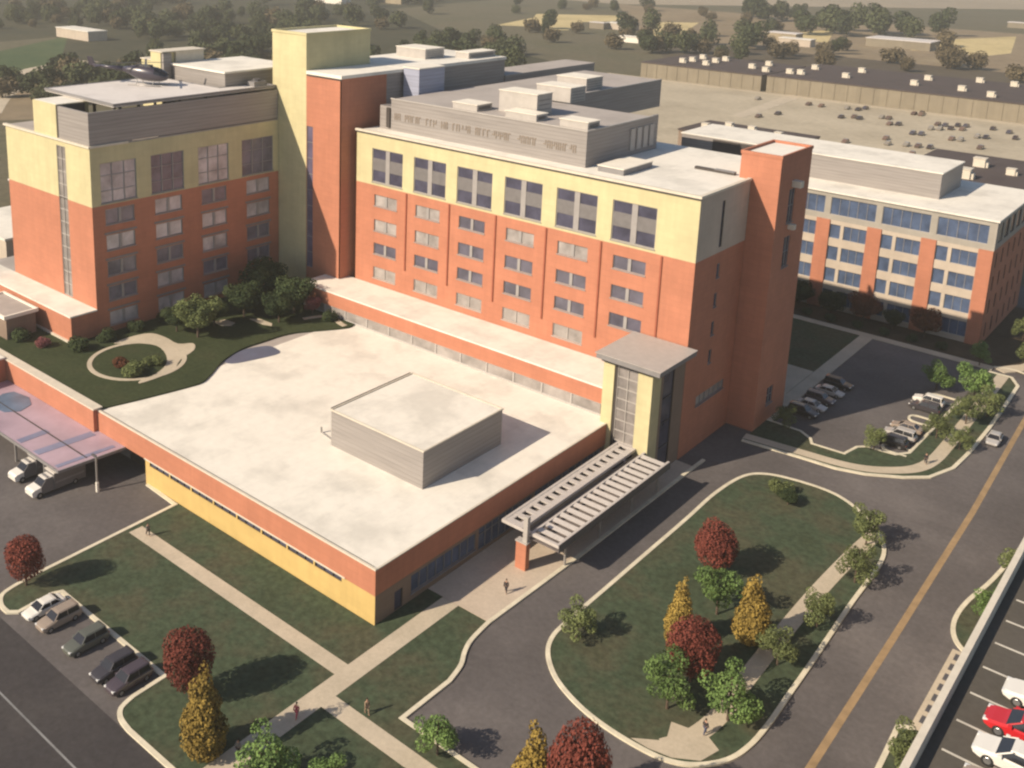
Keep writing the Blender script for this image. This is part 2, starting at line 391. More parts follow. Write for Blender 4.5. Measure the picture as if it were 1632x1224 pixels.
# small parking court to the right of the main block
PEN = [(11.2,70.4),(13.0,70.6),(19.9,71.4),(25.0,71.8),(28.9,73.2),(33.3,76.2),(36.0,78.9),(37.8,84.2),(38.3,91.2),(38.5,102),(38.4,114),(38.2,124),(36.5,127.4),(32.8,127.4),(32.3,110),(31.6,84.5),(30.2,82.4),(28.0,82.1),(26.2,82.0),(25.1,80.8),(24.4,77.2),(19.6,76.9),(18.8,78.4),(16.7,79.8),(11.2,79.9)]
struct(MB().prism(PEN, -.05, .11), 'verge', 'lawn', 'grass verge wrapping round the small parking court', 'lawn')
k = MB(); ribbon(k, PEN[0:14], .55, -.05, .17); struct(k, 'kerb', 'kerb', 'pale outer kerb of the verge round the parking court', 'kerb')
k = MB(); ribbon(k, PEN[14:], .45, -.05, .17); struct(k, 'kerb', 'kerb', 'pale scalloped inner kerb of the parking court', 'kerb')
w = MB(); ribbon(w, smooth_line([(10.9,72.0),(19.5,73.0),(25,73.7),(28.6,75),(31.9,77.6),(34.0,80.6),(35.0,85),(35.2,92),(35.2,104),(35.2,127)], 5), 1.9, 0, .125)
struct(w, 'path', 'concrete', 'pale footway curving round the parking court verge', 'path')
struct(MB().box(9.6, 12.0, 80.1, 128.4, -.05, .12), 'path', 'concrete', 'shaded concrete footway along the left of the parking court', 'path')
struct(MB().box(-30, 33, 128.5, 130.6, -.05, .12), 'path', 'concrete', 'shaded concrete footway in front of the blue windowed building', 'path')
struct(MB().box(-30, 9.5, 104.5, 128.4, -.05, .10), 'side_lawn', 'lawn', 'dark shaded lawn behind the main block', 'lawn')
struct(MB().box(-30, 9.5, 88, 104.4, -.05, .08), 'service_pad', 'concrete', 'grey concrete service pad behind the orange stair tower', 'pavement')
struct(MB().box(-40, 40, 130.7, 170, -.055, .06), 'bed', 'soil', 'dark planted ground at the foot of the blue windowed building', 'ground')
k = MB(); ribbon(k, smooth_line([(33,130.5),(36,131.5),(40,130.8),(48,131.5)], 4), .6, -.05, .15); struct(k, 'kerb', 'kerb', 'pale kerb at the far crossing by the blue windowed building', 'kerb')
w = MB(); ribbon(w, [(34,129.5),(37.5,134.5),(40,142),(46,160)], 2.6, -.05, .13); struct(w, 'path', 'concrete', 'pale footway leading away at the right edge', 'path')
for j, y in enumerate((108.5, 84.0, 97.3)):
    k = MB(); ribbon(k, smooth_line([(31.6,y+1.6),(28.6,y+1.5),(27.8,y+.3),(28.6,y-1.0),(31.6,y-1.0)], 4), .4, -.05, .15)
    struct(k, 'kerb', 'kerb', 'pale kerb nib between the bays of the parking court', 'kerb', )
# planting strip between main road and parking deck
BED1 = smooth_line([(50.2,40.8),(48.8,42.3),(47.9,44.5),(47.6,47.5),(47.9,51.5),(49.0,58),(50.4,72)], 5)+[(55.5,72),(55.5,40.8)]
struct(MB().prism(BED1, -.05, .11), 'planting_bed', 'lawn', 'grassy planting bed between the main road and the parking deck', 'lawn')
k = MB(); ribbon(k, BED1[:-2], .5, -.05, .18); struct(k, 'kerb', 'kerb', 'pale curved kerb of the planting bed by the parking deck', 'kerb')
BED2 = [(49.4,25.2),(48.0,24.6),(48.2,20),(48.6,8),(48.6,-40),(55.5,-40),(55.5,25.2)]
struct(MB().prism(BED2, -.05, .11), 'planting_bed', 'lawn', 'grassy planting bed at the bottom right beside the parking deck', 'lawn')
k = MB(); ribbon(k, BED2[:5], .5, -.05, .18); struct(k, 'kerb', 'kerb', 'pale kerb of the bottom right planting bed', 'kerb')
gst = MB(); gst.box(48.85, 55.5, 25.3, 40.7, -.05, .10); struct(gst, 'paved_strip', 'concrete', 'pale paved strip beside the parking deck', 'pavement')
gr = MB(); gr.box(-.42,.42,-.62,.62,0,.03)
for q in range(4): gr.box(-.36+q*.2,-.26+q*.2,-.55,.55,.03,.05)
for q in range(7):
    y = 27.1+q*2.05
    if q == 0:
        g0 = gr.build('drain_grate', 'dark_metal'); tag(g0, 'dark iron drain grate in the paved strip by the parking deck', 'grate', 'drain grates in the paved strip'); g0.location = (49.75, y, .1)
    else: place(g0, (49.75, y, .1))

# ------------------------------------------------------------------ hospital: low front hall
R = thing('low_hall', (-27, 25, 0), 'wide low hall with a white flat roof and orange and yellow front wall', 'building')
N = Plane('y', 0.0); E_ = Plane('x', 0.0)
SL = [(-42.6+i*4.7, -42.6+i*4.7+4.45, 3.0, 3.70) for i in range(8)]
m = MB(); facade(N, m, -43.6, 0, 0, 3.85, SL, .3); m.box(-43.6, -.35, .35, 49, 0, 3.84); m.build('lower_wall', 'deep_yellow', R)
m = MB(); m.box(-55.1, .12, -.14, .3, 3.85, 7.02); m.build('upper_wall', 'orange', R)
m = MB(); m.box(-43.6, -4.6, -.2, -.141, 3.80, 3.98); m.build('trim', 'coping', R)
for o in SL: window(N, R, o, 3, 1, 'dark_trim', 'glass', .3, .05, .06, False)
m = MB(); m.box(-.3, .12, .3, 48.0, 3.85, 7.02); m.build('side_fascia', 'orange', R)
ops = [(3.2,4.6,.13,2.6),(6,18,1.0,3.3),(18.6,30,.5,3.5),(30.6,47,.13,3.6)]
m = MB(); facade(E_, m, .0, 48.0, 0, 3.84, ops, .3); m.build('side_wall', 'brown_panel', R)
window(E_, R, ops[0], 1, 1, 'dark_trim', 'glass', .3, .08, .06, False)
window(E_, R, ops[1], 8, 1, 'frame_grey', 'blue_glass', .3, .08, .08)
window(E_, R, ops[2], 8, [.7], 'frame_grey', 'blue_glass', .3, .08, .08, False)
window(E_, R, ops[3], 10, [.65], 'frame_grey', 'blue_glass', .3, .08, .08, False)
m = MB(); m.box(-55.0, -.05, .25, 49.6, 6.6, 7.05); m.build('roof', 'white_roof', R)
m = MB(); m.box(-55.15, .16, -.2, .1, 7.02, 7.24); m.box(-.1, .16, .1, 48.0, 7.02, 7.16); m.build('coping', 'coping', R)
m = MB(); m.box(-54.8, -.5, .12, .34, 7.05, 7.10); m.build('gutter', 'dark_trim', R)
m = MB(); m.box(-95, -43.7, 2.5, 9, 0, 6.5); m.build('dock_wall', 'dark_trim', R)  # near-black colour paints in the shade under the dock canopy
m = MB(); m.box(-90, -55.1, -.8, .35, 3.9, 7.35); m.build('terrace_wall', 'orange', R)
m = MB(); m.box(-90, -54.8, -.95, .55, 7.35, 7.55); m.build('terrace_coping', 'coping', R)
m = MB(); m.box(-112, -80.4, -9, -.85, 0, 7.6); m.build('annex_wall', 'orange', R)
m = MB(); m.box(-112.2, -80.2, -9.2, -.98, 7.6, 7.85); m.build('annex_roof', 'white_roof', R)
m = MB(); m.box(-130, -54.9, .36, 60, 5.5, 7.0); m.build('terrace_slab', 'grey_roof', R)
# dock interior fittings under the canopy
m = MB(); [m.box(-73+i*6, -69+i*6, 2.3, 2.49, .05, 3.2) for i in range(4)]; m.build('dock_door', 'frame_grey', R)

# roof box on the hall
B = thing('roof_box', (-15.5, 24.3, 7.05), 'large grey clad box standing on the white roof of the low hall', 'roof unit')
m = MB(); m.box(-23.7, -7.25, 16.1, 32.5, 7.05, 12.2); m.build('wall', 'siding', B)
m = MB(); m.box(-23.5, -7.45, 16.3, 32.3, 12.2, 12.26); m.build('roof', 'white_roof', B)
m = MB(); parapet(m, -23.82, -7.13, 15.98, 32.62, 12.2, 12.38, .22); m.build('coping', 'coping', B)
m = MB(); m.box(-23.98, -23.83, 16.3, 32.3, 12.0, 12.42); m.build('edge_trim', 'dark_trim', B)
m = MB(); m.tube((-27.2,17.6,7.16),(-23.7,16.9,7.16),.11); m.tube((-27.2,17.6,7.05),(-27.2,17.6,7.9),.14)
tag(m.build('roof_pipe', 'metal', loc=(-27.2,17.6,7.05)), 'small grey pipe on the white roof left of the large roof box', 'pipe')

# roof garden
EDGE = smooth_line([(-54.75,.62),(-54.6,1.8),(-53.4,6.6),(-52.0,13.4),(-51.8,15.9),(-52.9,18.2),(-56.0,23.3),(-57.6,28.5),(-57.5,33.0),(-57.3,37.0),(-56.2,40.2),(-53.8,43.9),(-51.9,47.3),(-52.2,49.3)], 5)
struct(MB().prism(EDGE+[(-66,49.3),(-66,56),(-79,56),(-79,14),(-112,14),(-112,.62)], 7.0, 7.30), 'roof_garden', 'garden_lawn', 'wavy edged grass garden on the terrace between the wings', 'lawn')
ring = MB(); RO = []
for i in range(40):
    t = 2*PI*i/40; RO.append((-65.6+8.0*math.cos(t)*.93+ .0, 13.6+7.3*math.sin(t)))
ribbon(ring, RO, .75, 7.3, 7.36, True)
ring.prism(smooth_line([(-74.2,14.8),(-74.6,18.6),(-73.6,21.6),(-70.4,22.3),(-66.6,22.1),(-65.0,24.0),(-62.6,22.4),(-61.0,18.6),(-58.3,15.2),(-57.8,12.0),(-58.0,9.0),(-58.8,9.6),(-59.2,12.6),(-61.0,15.8),(-64.5,18.2),(-68.5,19.2),(-71.6,17.5)], 3, True), 7.3, 7.35)
struct(ring, 'garden_path', 'concrete', 'pale ring shaped path in the roof garden', 'path')
for (x, y, a, b) in [(-68.6,33.5,1.9,1.2),(-64.3,38.4,2.6,.7)]:
    pp = MB(); pp.prism([(x-a,y-b),(x+a*.4,y-b*1.1),(x+a,y-b*.1),(x+a*.7,y+b),(x-a*.6,y+b*.8)], 7.3, 7.36)
    struct(pp, 'garden_path', 'concrete', 'pale paving patch among the garden trees' if a < 2 else 'long pale paving patch among the garden trees', 'path')
w = MB(); ribbon(w, smooth_line([(-60.3,44.5),(-59,47.5),(-57,48.6),(-54,47.6),(-52.6,47.4)], 4), 1.0, 7.3, 7.36); struct(w, 'garden_path', 'concrete', 'curved pale path at the far end of the roof garden', 'path')
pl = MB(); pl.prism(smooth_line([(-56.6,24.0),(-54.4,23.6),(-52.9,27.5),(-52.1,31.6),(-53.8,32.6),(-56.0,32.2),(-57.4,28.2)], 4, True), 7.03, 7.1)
struct(pl, 'roof_patch', 'roof_patch', 'blue grey lens shaped patch on the white roof beside the garden edge', 'water')  # flat blue grey lens set on the white roof

# clerestory strip behind the hall
R = thing('clerestory_hall', (-33, 53.5, 0), 'long low strip with grey glazing and orange band in front of the main block', 'building')
P_ = Plane('y', 49.4); ops = [(-65.2+i*5.3, -65.2+i*5.3+5.18, 7.25, 9.0) for i in range(12)]
ops = [o for o in ops if o[1] < -1.2]+[(-1.9,-1.15,7.25,9.0)]
m = MB(); facade(P_, m, -65.6, -1, 7.05, 9.1, ops, .25); m.box(-65.6, -1, 49.8, 57.7, 0, 9.1); m.build('base_wall', 'frame_pale', R)
for o in ops[:-1]: window(P_, R, o, 1, 1, 'mullion', 'pale_glass', .25, .06, .05, False)
m = MB(); m.box(-65.7, -1, 49.25, 57.7, 9.1, 11.55); m.build('upper_wall', 'orange', R)
m = MB(); m.box(-65.9, -1, 49.1, 57.7, 11.55, 11.8); m.build('roof', 'white_roof', R)

# ------------------------------------------------------------------ hospital: main block
R = thing('hospital_block', (-27, 66, 0), 'main six storey block with yellow top floors over orange walls and roof sign', 'building')
F = Plane('y', 57.8); tallU = [(-56.6,-49.2),(-46.6,-39.35),(-36.9,-29.5),(-27.0,-19.65),(-17.0,-9.65),(-7.05,.3)]
tall = [(a, b, 31.1, 37.3) for a, b in tallU]
m = MB(); facade(F, m, -60.5, 6.8, 30.55, 40.0, tall); m.build('upper_wall', 'yellow', R)
small = []
for a, b in tallU:
    c = (a+b)/2-.25
    for z0, z1 in ((26.75,28.85),(22.05,24.2),(17.65,19.75),(13.05,15.2)):
        small.append((c-2.75, c+2.75, z0, z1))
small = [o for o in small if not (o[0] > -8 and o[2] < 14)]
m = MB(); facade(F, m, -60.5, 6.8, 0, 30.55, small); m.build('lower_wall', 'orange', R)
for o in tall: window(F, R, o, 2, 1, 'mid_frame', 'tall_glass', .35, .14, .95, True, [(33.3, 35.5)], 'spandrel')
for o in small:
    if o[2] < 14: window(F, R, o, 2, 1, 'frame_pale', 'pale_glass', .35, .1, .12)
    else: window(F, R, o, 2, 1, 'mid_frame', 'shade_glass', .35, .08, .55)
for i in range(6):
    x = (tallU[i][1]+tallU[i+1][0])/2-.2 if i < 5 else 1.6
    m = MB(); m.box(x-.13, x+.13, 57.62, 57.8, 16.2-(i*.3), 30.4); m.build('downpipe', 'orange_dark', R)
X_ = Plane('x', 6.8); endw = [(65.0,66.0,31.3,38.4)]
m = MB(); facade(X_, m, 57.8, 74.2, 30.55, 40.0, endw, .3); m.build('end_wall', 'cream', R)
window(X_, R, endw[0], 1, 5, 'dark_trim', 'glass', .3, .1, .1, False)
eo = [(62.2,71.6,7.0,8.6),(65.1,66.1,13,15.2),(65.1,66.1,17.5,19.7),(65.1,66.1,22,24.2),(65.1,66.1,26.6,28.8)]
m = MB(); facade(X_, m, 57.8, 74.2, 0, 30.55, eo, .3); m.build('end_wall_base', 'orange', R)
window(X_, R, eo[0], 6, 1, 'frame_grey', 'glass', .3)
for o in eo[1:]: window(X_, R, o, 1, 1, 'frame_grey', 'glass', .3)
m = MB(); m.box(-60.4, 6.4, 58.2, 90, 0, 39.7); m.build('core', 'brown_panel', R)
m = MB(); m.box(-60.3, 6.5, 58.1, 90, 39.7, 40.1); m.build('roof', 'white_roof', R)
m = MB(); m.box(-60.75, 7.0, 57.55, 58.15, 40.0, 40.36); m.box(6.4, 7.0, 58.15, 74.2, 40.0, 40.36); m.build('cornice', 'coping', R)
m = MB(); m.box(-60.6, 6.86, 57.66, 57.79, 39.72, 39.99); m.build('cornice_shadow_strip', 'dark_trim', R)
# mechanical storey with the sign
m = MB(); m.box(-56.0, -14.75, 61.9, 82.5, 40.1, 45.8); m.box(-58.8, -56.0, 62.0, 64, 40.1, 44.4)
m.box(-56.0, -36.5, 82.5, 126, 40.1, 45.8); m.box(-15.2, -14.76, 82.5, 84.5, 40.1, 46.0)
m.build('roof_storey', 'siding', R)
m = MB(); m.box(-55.7, -15.05, 62.2, 82.4, 45.8, 45.86); m.box(-55.7, -36.7, 82.4, 125.8, 45.8, 45.86); m.build('upper_roof', 'grey_roof', R)
m = MB(); m.box(-56.1, -14.65, 61.8, 62.1, 45.8, 46.0); m.box(-15.0, -14.65, 62.1, 82.5, 45.8, 46.0); m.box(-36.8, -36.4, 82.5, 126, 45.8, 46.0); m.build('upper_coping', 'frame_pale', R)
m = MB(); m.box(-56.9, -56.08, 61.6, 61.9, 40.6, 44.2); m.build('vent_slot', 'dark_trim', R)
for y in (75.2, 77.3, 79.4, 81.5): m = MB(); m.box(-14.74, -14.5, y, y+1.3, 41, 44.6); m.build('louvre', 'frame_pale', R)
# worn, unreadable letters of the roof sign
lr = random.Random(21); x = -55.1
words = [1, 1, 0, 5, 0, 3, 0, 2, 0, 4, 1, 0, 7, 2, 0, 3, 2, 0, 8, 0, 3, 2, 0, 1, 0, 4]
for wd in words:
    if wd == 0: x += .9; continue
    for c in range(wd):
        if x > -16.4: break
        h = 1.25; w_ = lr.uniform(.5, .72); z0 = 42.15; y0, y1 = 61.82, 61.9
        kind = lr.random(); sg = MB()
        if kind < .8: sg.box(x, x+.15, y0, y1, z0, z0+h)
        if kind > .25: sg.box(x+w_-.15, x+w_, y0, y1, z0+(0 if kind < .7 else h*.4), z0+h)
        if kind > .4: sg.box(x+.15, x+w_-.15, y0, y1, z0+h*.45, z0+h*.45+.14)
        if kind < .6: sg.box(x+.15, x+w_-.15, y0, y1, z0+h-.15, z0+h)
        x += w_+.22; sg.build('sign_letter', 'sign_brown', R)

def roof_unit(x0, x1, y0, y1, z0, z1, label, name='rooftop_unit', side='frame_pale', group='air handling units on the main roof'):
    t = thing(name, ((x0+x1)/2, (y0+y1)/2, z0), label, 'roof unit', group)
    m = MB(); m.box(x0, x1, y0, y1, z0, z1-.12); m.build('casing', side, t)
    m = MB(); m.box(x0-.12, x1+.12, y0-.12, y1+.12, z1-.12, z1); m.build('lid', 'rooftop_white', t)
    m = MB()
    for q in range(4): m.box(x1, x1+.05, y0+.5, y1-.5, z0+.25+q*(z1-z0-.6)/4, z0+.33+q*(z1-z0-.6)/4)
    m.build('grille', 'dark_metal', t); return t
roof_unit(-42.6, -37.3, 63.0, 67.2, 45.86, 47.0, 'low white topped roof unit nearest the left end of the sign wall')
roof_unit(-31.2, -25.0, 62.8, 66.0, 45.86, 47.0, 'low white topped roof unit in front of the tallest unit')
roof_unit(-20.6, -15.4, 63.0, 66.5, 45.86, 47.1, 'low white topped roof unit at the right corner of the sign wall')
roof_unit(-35.4, -27.6, 66.6, 71.0, 45.86, 49.6, 'tallest boxy white topped unit in the middle of the main roof')
roof_unit(-39.4, -32.0, 83.5, 88.5, 45.86, 48.6, 'boxy white topped unit behind the tallest roof unit')
roof_unit(-44.6, -37.8, 98, 104, 45.86, 48.4, 'boxy white topped unit farthest back on the main roof')
t = thing('roof_skylight', (-10.1, 66, 40.1), 'flat bright white skylight on the roof beside the sign wall', 'skylight')
m = MB(); m.box(-12.3, -7.8, 61.6, 70.4, 40.1, 41.0); m.build('curb', 'frame_grey', t)
m = MB(); m.box(-12.4, -7.7, 61.5, 70.5, 41.0, 41.12); m.build('glazing', 'rooftop_white', t)
t = thing('roof_vent', (.6, 75.0, 40.1), 'long low dark slotted vent on the white roof by the orange tower', 'vent')
m = MB(); m.box(-2.7, 3.9, 74.7, 75.4, 40.1, 40.5); m.build('casing', 'dark_trim', t); m = MB(); m.box(.6, 3.9, 74.66, 75.45, 40.5, 40.6); m.build('cover', 'frame_grey', t)

# orange stair tower right
R = thing('stair_tower', (8, 80, 0), 'slim orange stair tower at the right end of the main block', 'building')
T = Plane('y', 74.3); TX = Plane('x', 11.2)
m = MB(); m.box(4.9, 10.8, 74.3, 86.2, 0, 43.9); m.build('wall', 'orange', R)
to = [(78.5,81.0,33.2,38.6),(78.5,81.0,26,31),(78.5,81,3,6)]
m = MB(); facade(TX, m, 74.3, 86.2, 0, 43.9, to, .35); m.box(10.8, 11.199, 74.301, 74.6, 0, 43.9); m.build('side_wall', 'orange', R)
for o in to: window(TX, R, o, 2, 2, 'frame_grey', 'glass', .35)
m = MB(); m.box(5.2, 10.9, 74.6, 85.9, 43.9, 44.0); m.build('roof', 'white_roof', R)
m = MB(); parapet(m, 4.8, 11.3, 74.2, 86.3, 43.9, 44.4, .3); m.build('coping', 'orange', R)
m = MB(); m.box(11.2, 12.6, 79.2, 80.4, 38.9, 39.9); m.box(11.2, 12.2, 79.3, 80.2, 32.2, 33.0); m.build('balcony_bracket', 'coping', R)

# ------------------------------------------------------------------ yellow and orange tower
R = thing('lift_tower', (-71, 63, 0), 'tall tower half yellow and half orange between the two wings', 'building')
F = Plane('y', 55.2); o = (-71.1, -69.4, 12.2, 39.6)
m = MB(); m.box(-80.6, -71.2, 55.2, 72.0, 0, 56.3); m.build('yellow_shaft', 'yellow', R)
m = MB(); parapet(m, -80.75, -71.05, 55.05, 72.15, 56.3, 56.75, .4); m.build('yellow_coping', 'yellow', R)
m = MB(); m.box(-80.3, -71.5, 55.5, 71.7, 56.3, 56.36); m.build('upper_roof', 'white_roof', R)
m = MB(); facade(F, m, -71.199, -62.0, 0, 49.3, [o], .3); m.box(-71.19, -62.3, 55.6, 68, 0, 49.3); m.box(-62.3, -62.0, 55.2, 67, 0, 49.3); m.build('orange_shaft', 'orange', R)
window(F, R, o, 1, 9, 'frame_grey', 'purple_glass', .3, .1, .1, False)
m = MB(); m.box(-80, -62.02, 67.01, 104, 0, 49.3); m.build('rear_wall', 'siding', R)
m = MB(); m.box(-71.04, -61.8, 55.0, 71.9, 49.3, 49.9); m.box(-80.2, -61.8, 72.16, 104.2, 49.3, 49.9); m.build('roof', 'white_roof', R)
m = MB(); m.box(-71.0, -61.9, 55.06, 55.19, 49.0, 49.29); m.build('roof_edge', 'dark_trim', R)
m = MB(); m.box(-70, -61.9, 104.21, 140, 0, 45.6); m.build('lower_rear_wall', 'siding', R)
m = MB(); m.box(-70.1, -61.8, 104.21, 140.1, 45.6, 45.9); m.build('lower_rear_roof', 'grey_roof', R)
t = thing('roof_cabin', (-58.8, 75.2, 40.1), 'bluish metal cabin beside the tall tower on the main roof', 'roof unit')
m = MB(); m.box(-61.5, -57.6, 71.2, 78.6, 40.1, 50.2); m.build('wall', 'bluish_metal', t)
m = MB(); m.box(-61.6, -57.5, 71.1, 78.7, 50.2, 50.4); m.build('roof', 'rooftop_white', t)
for (x0,x1,y0,y1,zz,lb) in [(-77,-69,86,92,52,'bluish white box on the roof behind the tall tower'),(-67.5,-64,94,103,51.2,'low pale box at the back edge of the tower roof')]:
    roof_unit(x0,x1,y0,y1,49.9,zz,lb,group='boxes on the tower roof')

# ------------------------------------------------------------------ left wing with helipad
R = thing('hospital_wing', (-93, 35, 7), 'left wing with yellow top over orange walls and helipad roof', 'building')
F = Plane('y', 14.85); X_ = Plane('x', -79.0); strip = (-89.3, -86.5, 12.1, 38.7)
m = MB(); facade(F, m, -106.5, -79, 29.65, 39.6, [(-89.3,-86.5,29.65,38.7)], .3); m.build('upper_front_wall', 'yellow', R)
m = MB(); facade(F, m, -106.5, -79, 7, 29.65, [(-89.3,-86.5,12.1,29.65)], .3); m.build('lower_front_wall', 'orange', R)
window(F, R, strip, 2, 12, 'frame_pale', 'grey_glass', .3, .1, .1, False)
lt = [(16.6,23.5,29.9,36.8),(26.4,33.2,29.9,36.8),(36.3,43.1,29.9,36.8),(46.2,53.8,29.9,36.8)]
m = MB(); facade(X_, m, 14.85, 55.1, 29.65, 39.6, [(a,b,29.95,d) for a,b,c,d in lt]); m.build('upper_side_wall', 'yellow', R)
ls = [((a+b)/2-2.8-(.0), (a+b)/2+2.8, z0, z1) for a,b,_,_ in lt for z0,z1 in ((26.2,28.9),(21.7,24.4),(17.2,19.9),(12.8,15.4),(8.4,10.9))]
m = MB(); facade(X_, m, 14.85, 55.1, 7, 29.65, ls); m.build('lower_side_wall', 'orange', R)
for a,b,c,d in lt: window(X_, R, (a,b,29.95,d), 3, [.3,.68], 'mid_frame', 'wing_glass', .35, .12, .16)
for o in ls: window(X_, R, o, 2, 1, 'mid_frame', 'wing_glass', .35, .14, .5)
for a,b,_,_ in lt:
    for z in (25.0, 20.5, 16.0, 11.6): m = MB(); m.box(-78.99, -78.9, (a+b)/2-3.1, (a+b)/2+3.1, z-.45, z-.1); m.build('window_band', 'frame_grey', R)
m = MB(); m.box(-106.4, -79.4, 15.3, 56, 7, 39.5); m.build('core', 'brown_panel', R)
m = MB(); m.box(-106.9, -78.75, 14.55, 15.2, 39.6, 39.95); m.box(-79.3, -78.75, 15.2, 22, 39.6, 39.95); m.build('cornice', 'coping', R)
m = MB(); m.box(-106.3, -79.1, 15.2, 56, 39.5, 39.8); m.build('roof', 'grey_roof', R)
m = MB(); m.box(-88.3, -79.05, 14.9, 15.3, 39.95, 45.4); m.box(-79.4, -79.05, 15.3, 55.1, 39.95, 45.4); m.build('roof_screen', 'siding', R)
m = MB(); m.box(-96.4, -88.9, 14.88, 21.0, 39.95, 45.5); m.build('yellow_upstand', 'yellow', R)
m = MB(); m.box(-96.2, -89.1, 15.1, 20.8, 45.5, 45.56); m.build('upstand_roof', 'white_roof', R)
m = MB(); m.box(-88.9, -88.3, 14.95, 20, 39.95, 45.5); m.build('screen_edge', 'dark_trim', R)
m = MB(); m.box(-112, -79, 10.0, 14.84, 7, 11.75); m.build('terrace_block', 'orange', R)
m = MB(); m.box(-112.2, -78.85, 9.8, 14.84, 11.75, 12.0); m.build('terrace_roof', 'white_roof', R)
m = MB(); m.box(-112, -79.0, 9.6, 9.99, 7.3, 7.6); m.build('plinth', 'coping', R)
t = thing('helipad', (-92, 38, 46), 'pale flat helipad deck raised on the roof of the left wing', 'helipad')
PAD = [(-102.3,20.6),(-79.6,20.0),(-79.7,55),(-83.2,55),(-83.4,44.6),(-102.6,44.2)]
m = MB(); m.prism(PAD, 45.7, 46.2); m.build('deck', 'pad_roof', t)
for x in (-100,-92,-84):
    for y in (24,33,42): m = MB(); m.tube((x,y,39.8),(x,y,45.7),.3); m.build('strut', 'dark_metal', t)
m = MB(); ribbon(m, PAD, .3, 45.9, 46.3, True); m.build('edge_rail', 'frame_grey', t)
R = thing('roof_house', (-88, 49, 39.8), 'grey roof house with white top behind the helipad', 'roof unit')
m = MB(); m.box(-100.5, -83.6, 46.2, 64, 39.8, 48.7); m.build('wall', 'siding', R)
m = MB(); m.box(-100.8, -83.3, 45.9, 64.3, 48.7, 49.05); m.build('roof', 'white_roof', R)
R = thing('roof_turret', (-100.5, 50, 39.8), 'small pale yellow turret behind the helicopter', 'roof unit')
m = MB(); m.box(-103.9, -100.6, 44.0, 47.2, 39.8, 51.2); m.box(-107.8, -104, 44.5, 47, 39.8, 49.3); m.build('wall', 'yellow', R)
m = MB(); m.box(-100.6, -99.95, 44.2, 46.1, 40, 51.0); m.build('side_panel', 'siding', R)
m = MB(); m.box(-104.1, -99.8, 43.8, 54.2, 51.2, 51.4); m.box(-103, -100.2, 47.3, 54, 48, 51.19); m.box(-108, -104.11, 44.3, 47.2, 49.3, 49.5); m.build('coping', 'coping', R)
R = thing('west_wing', (-95, 85, 7), 'rear part of the left wing with grey walls and white roof', 'building')
m = MB(); m.box(-112, -80.7, 56.2, 100, 7, 39.6); m.build('wall', 'brown_panel', R)
m = MB(); m.box(-112.2, -80.6, 56.2, 100.2, 39.6, 40); m.build('roof', 'white_roof', R)
t = thing('roof_pod', (-83.5, 46.5, 46.2), 'grey mechanical pod beside the dark gap on the helipad edge', 'roof unit')
m = MB(); m.box(-82.6, -80.4, 50.5, 53.5, 46.2, 47.1); m.build('casing', 'frame_grey', t); m = MB(); m.tube((-81.5,52,47.1),(-81.5,52,47.5),.8,.8,10); m.build('fan', 'dark_metal', t)
# pergola and small pavilion roof at the far left of the garden
R = thing('garden_pavilion', (-92, 6.5, 7.3), 'small flat roofed pavilion with white edge at the left of the garden', 'pavilion')
m = MB(); m.box(-99, -87.6, 3.0, 8.7, 10.9, 11.35); m.build('roof', 'grey_roof', R)
m = MB(); parapet(m, -99.2, -87.4, 2.8, 8.9, 11.0, 11.6, .35); m.build('fascia', 'white_paint', R)
m = MB(); m.box(-98.8, -87.8, 3.3, 8.5, 7.3, 10.9); m.build('wall', 'brown_panel', R)

# ------------------------------------------------------------------ entrance pavilion and canopy
R = thing('entrance_pavilion', (3, 53, 0), 'tall glazed entrance pavilion with two yellow pillars and a flat slab roof', 'building')
F = Plane('y', 48.0); o = (1.15, 4.5, 4.9, 16.3)
m = MB(); m.box(-1.0, .75, 48.0, 50.6, 0, 16.6); m.build('pillar', 'yellow', R)
m = MB(); m.box(4.5, 6.75, 48.0, 50.6, 0, 16.6); m.build('pillar', 'yellow', R)
m = MB(); m.box(.76, 1.14, 48.2, 50.6, 0, 16.6); m.build('shadow_joint', 'dark_trim', R)
w = window(F, R, o, 2, 7, 'frame_pale', 'grey_glass', .5, .1, .1, False)
m = MB(); m.box(1.15, 4.5, 48.5, 50.6, 0, 4.88); m.build('door_wall', 'glass', R)
X_ = Plane('x', 6.76); oo = [(51.3,54.6,.3,15.6)]
m = MB(); facade(X_, m, 50.6, 57.78, 0, 16.6, oo, .3); m.build('side_wall', 'brown_panel', R)
window(X_, R, oo[0], 1, 4, 'dark_trim', 'glass', .3, .1, .1, False)
m = MB(); m.box(-.9, 6.4, 50.61, 57.75, 0, 16.6); m.build('core', 'dark_trim', R)
m = MB(); m.box(-1.6, 8.4, 46.7, 57.55, 17.15, 17.9); m.build('roof_slab', 'frame_grey', R)
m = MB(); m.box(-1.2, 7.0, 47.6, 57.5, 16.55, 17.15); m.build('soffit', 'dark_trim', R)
m = MB(); m.box(-1.75, 8.55, 46.55, 57.54, 17.9, 18.0); m.build('roof_cap', 'frame_pale', R)

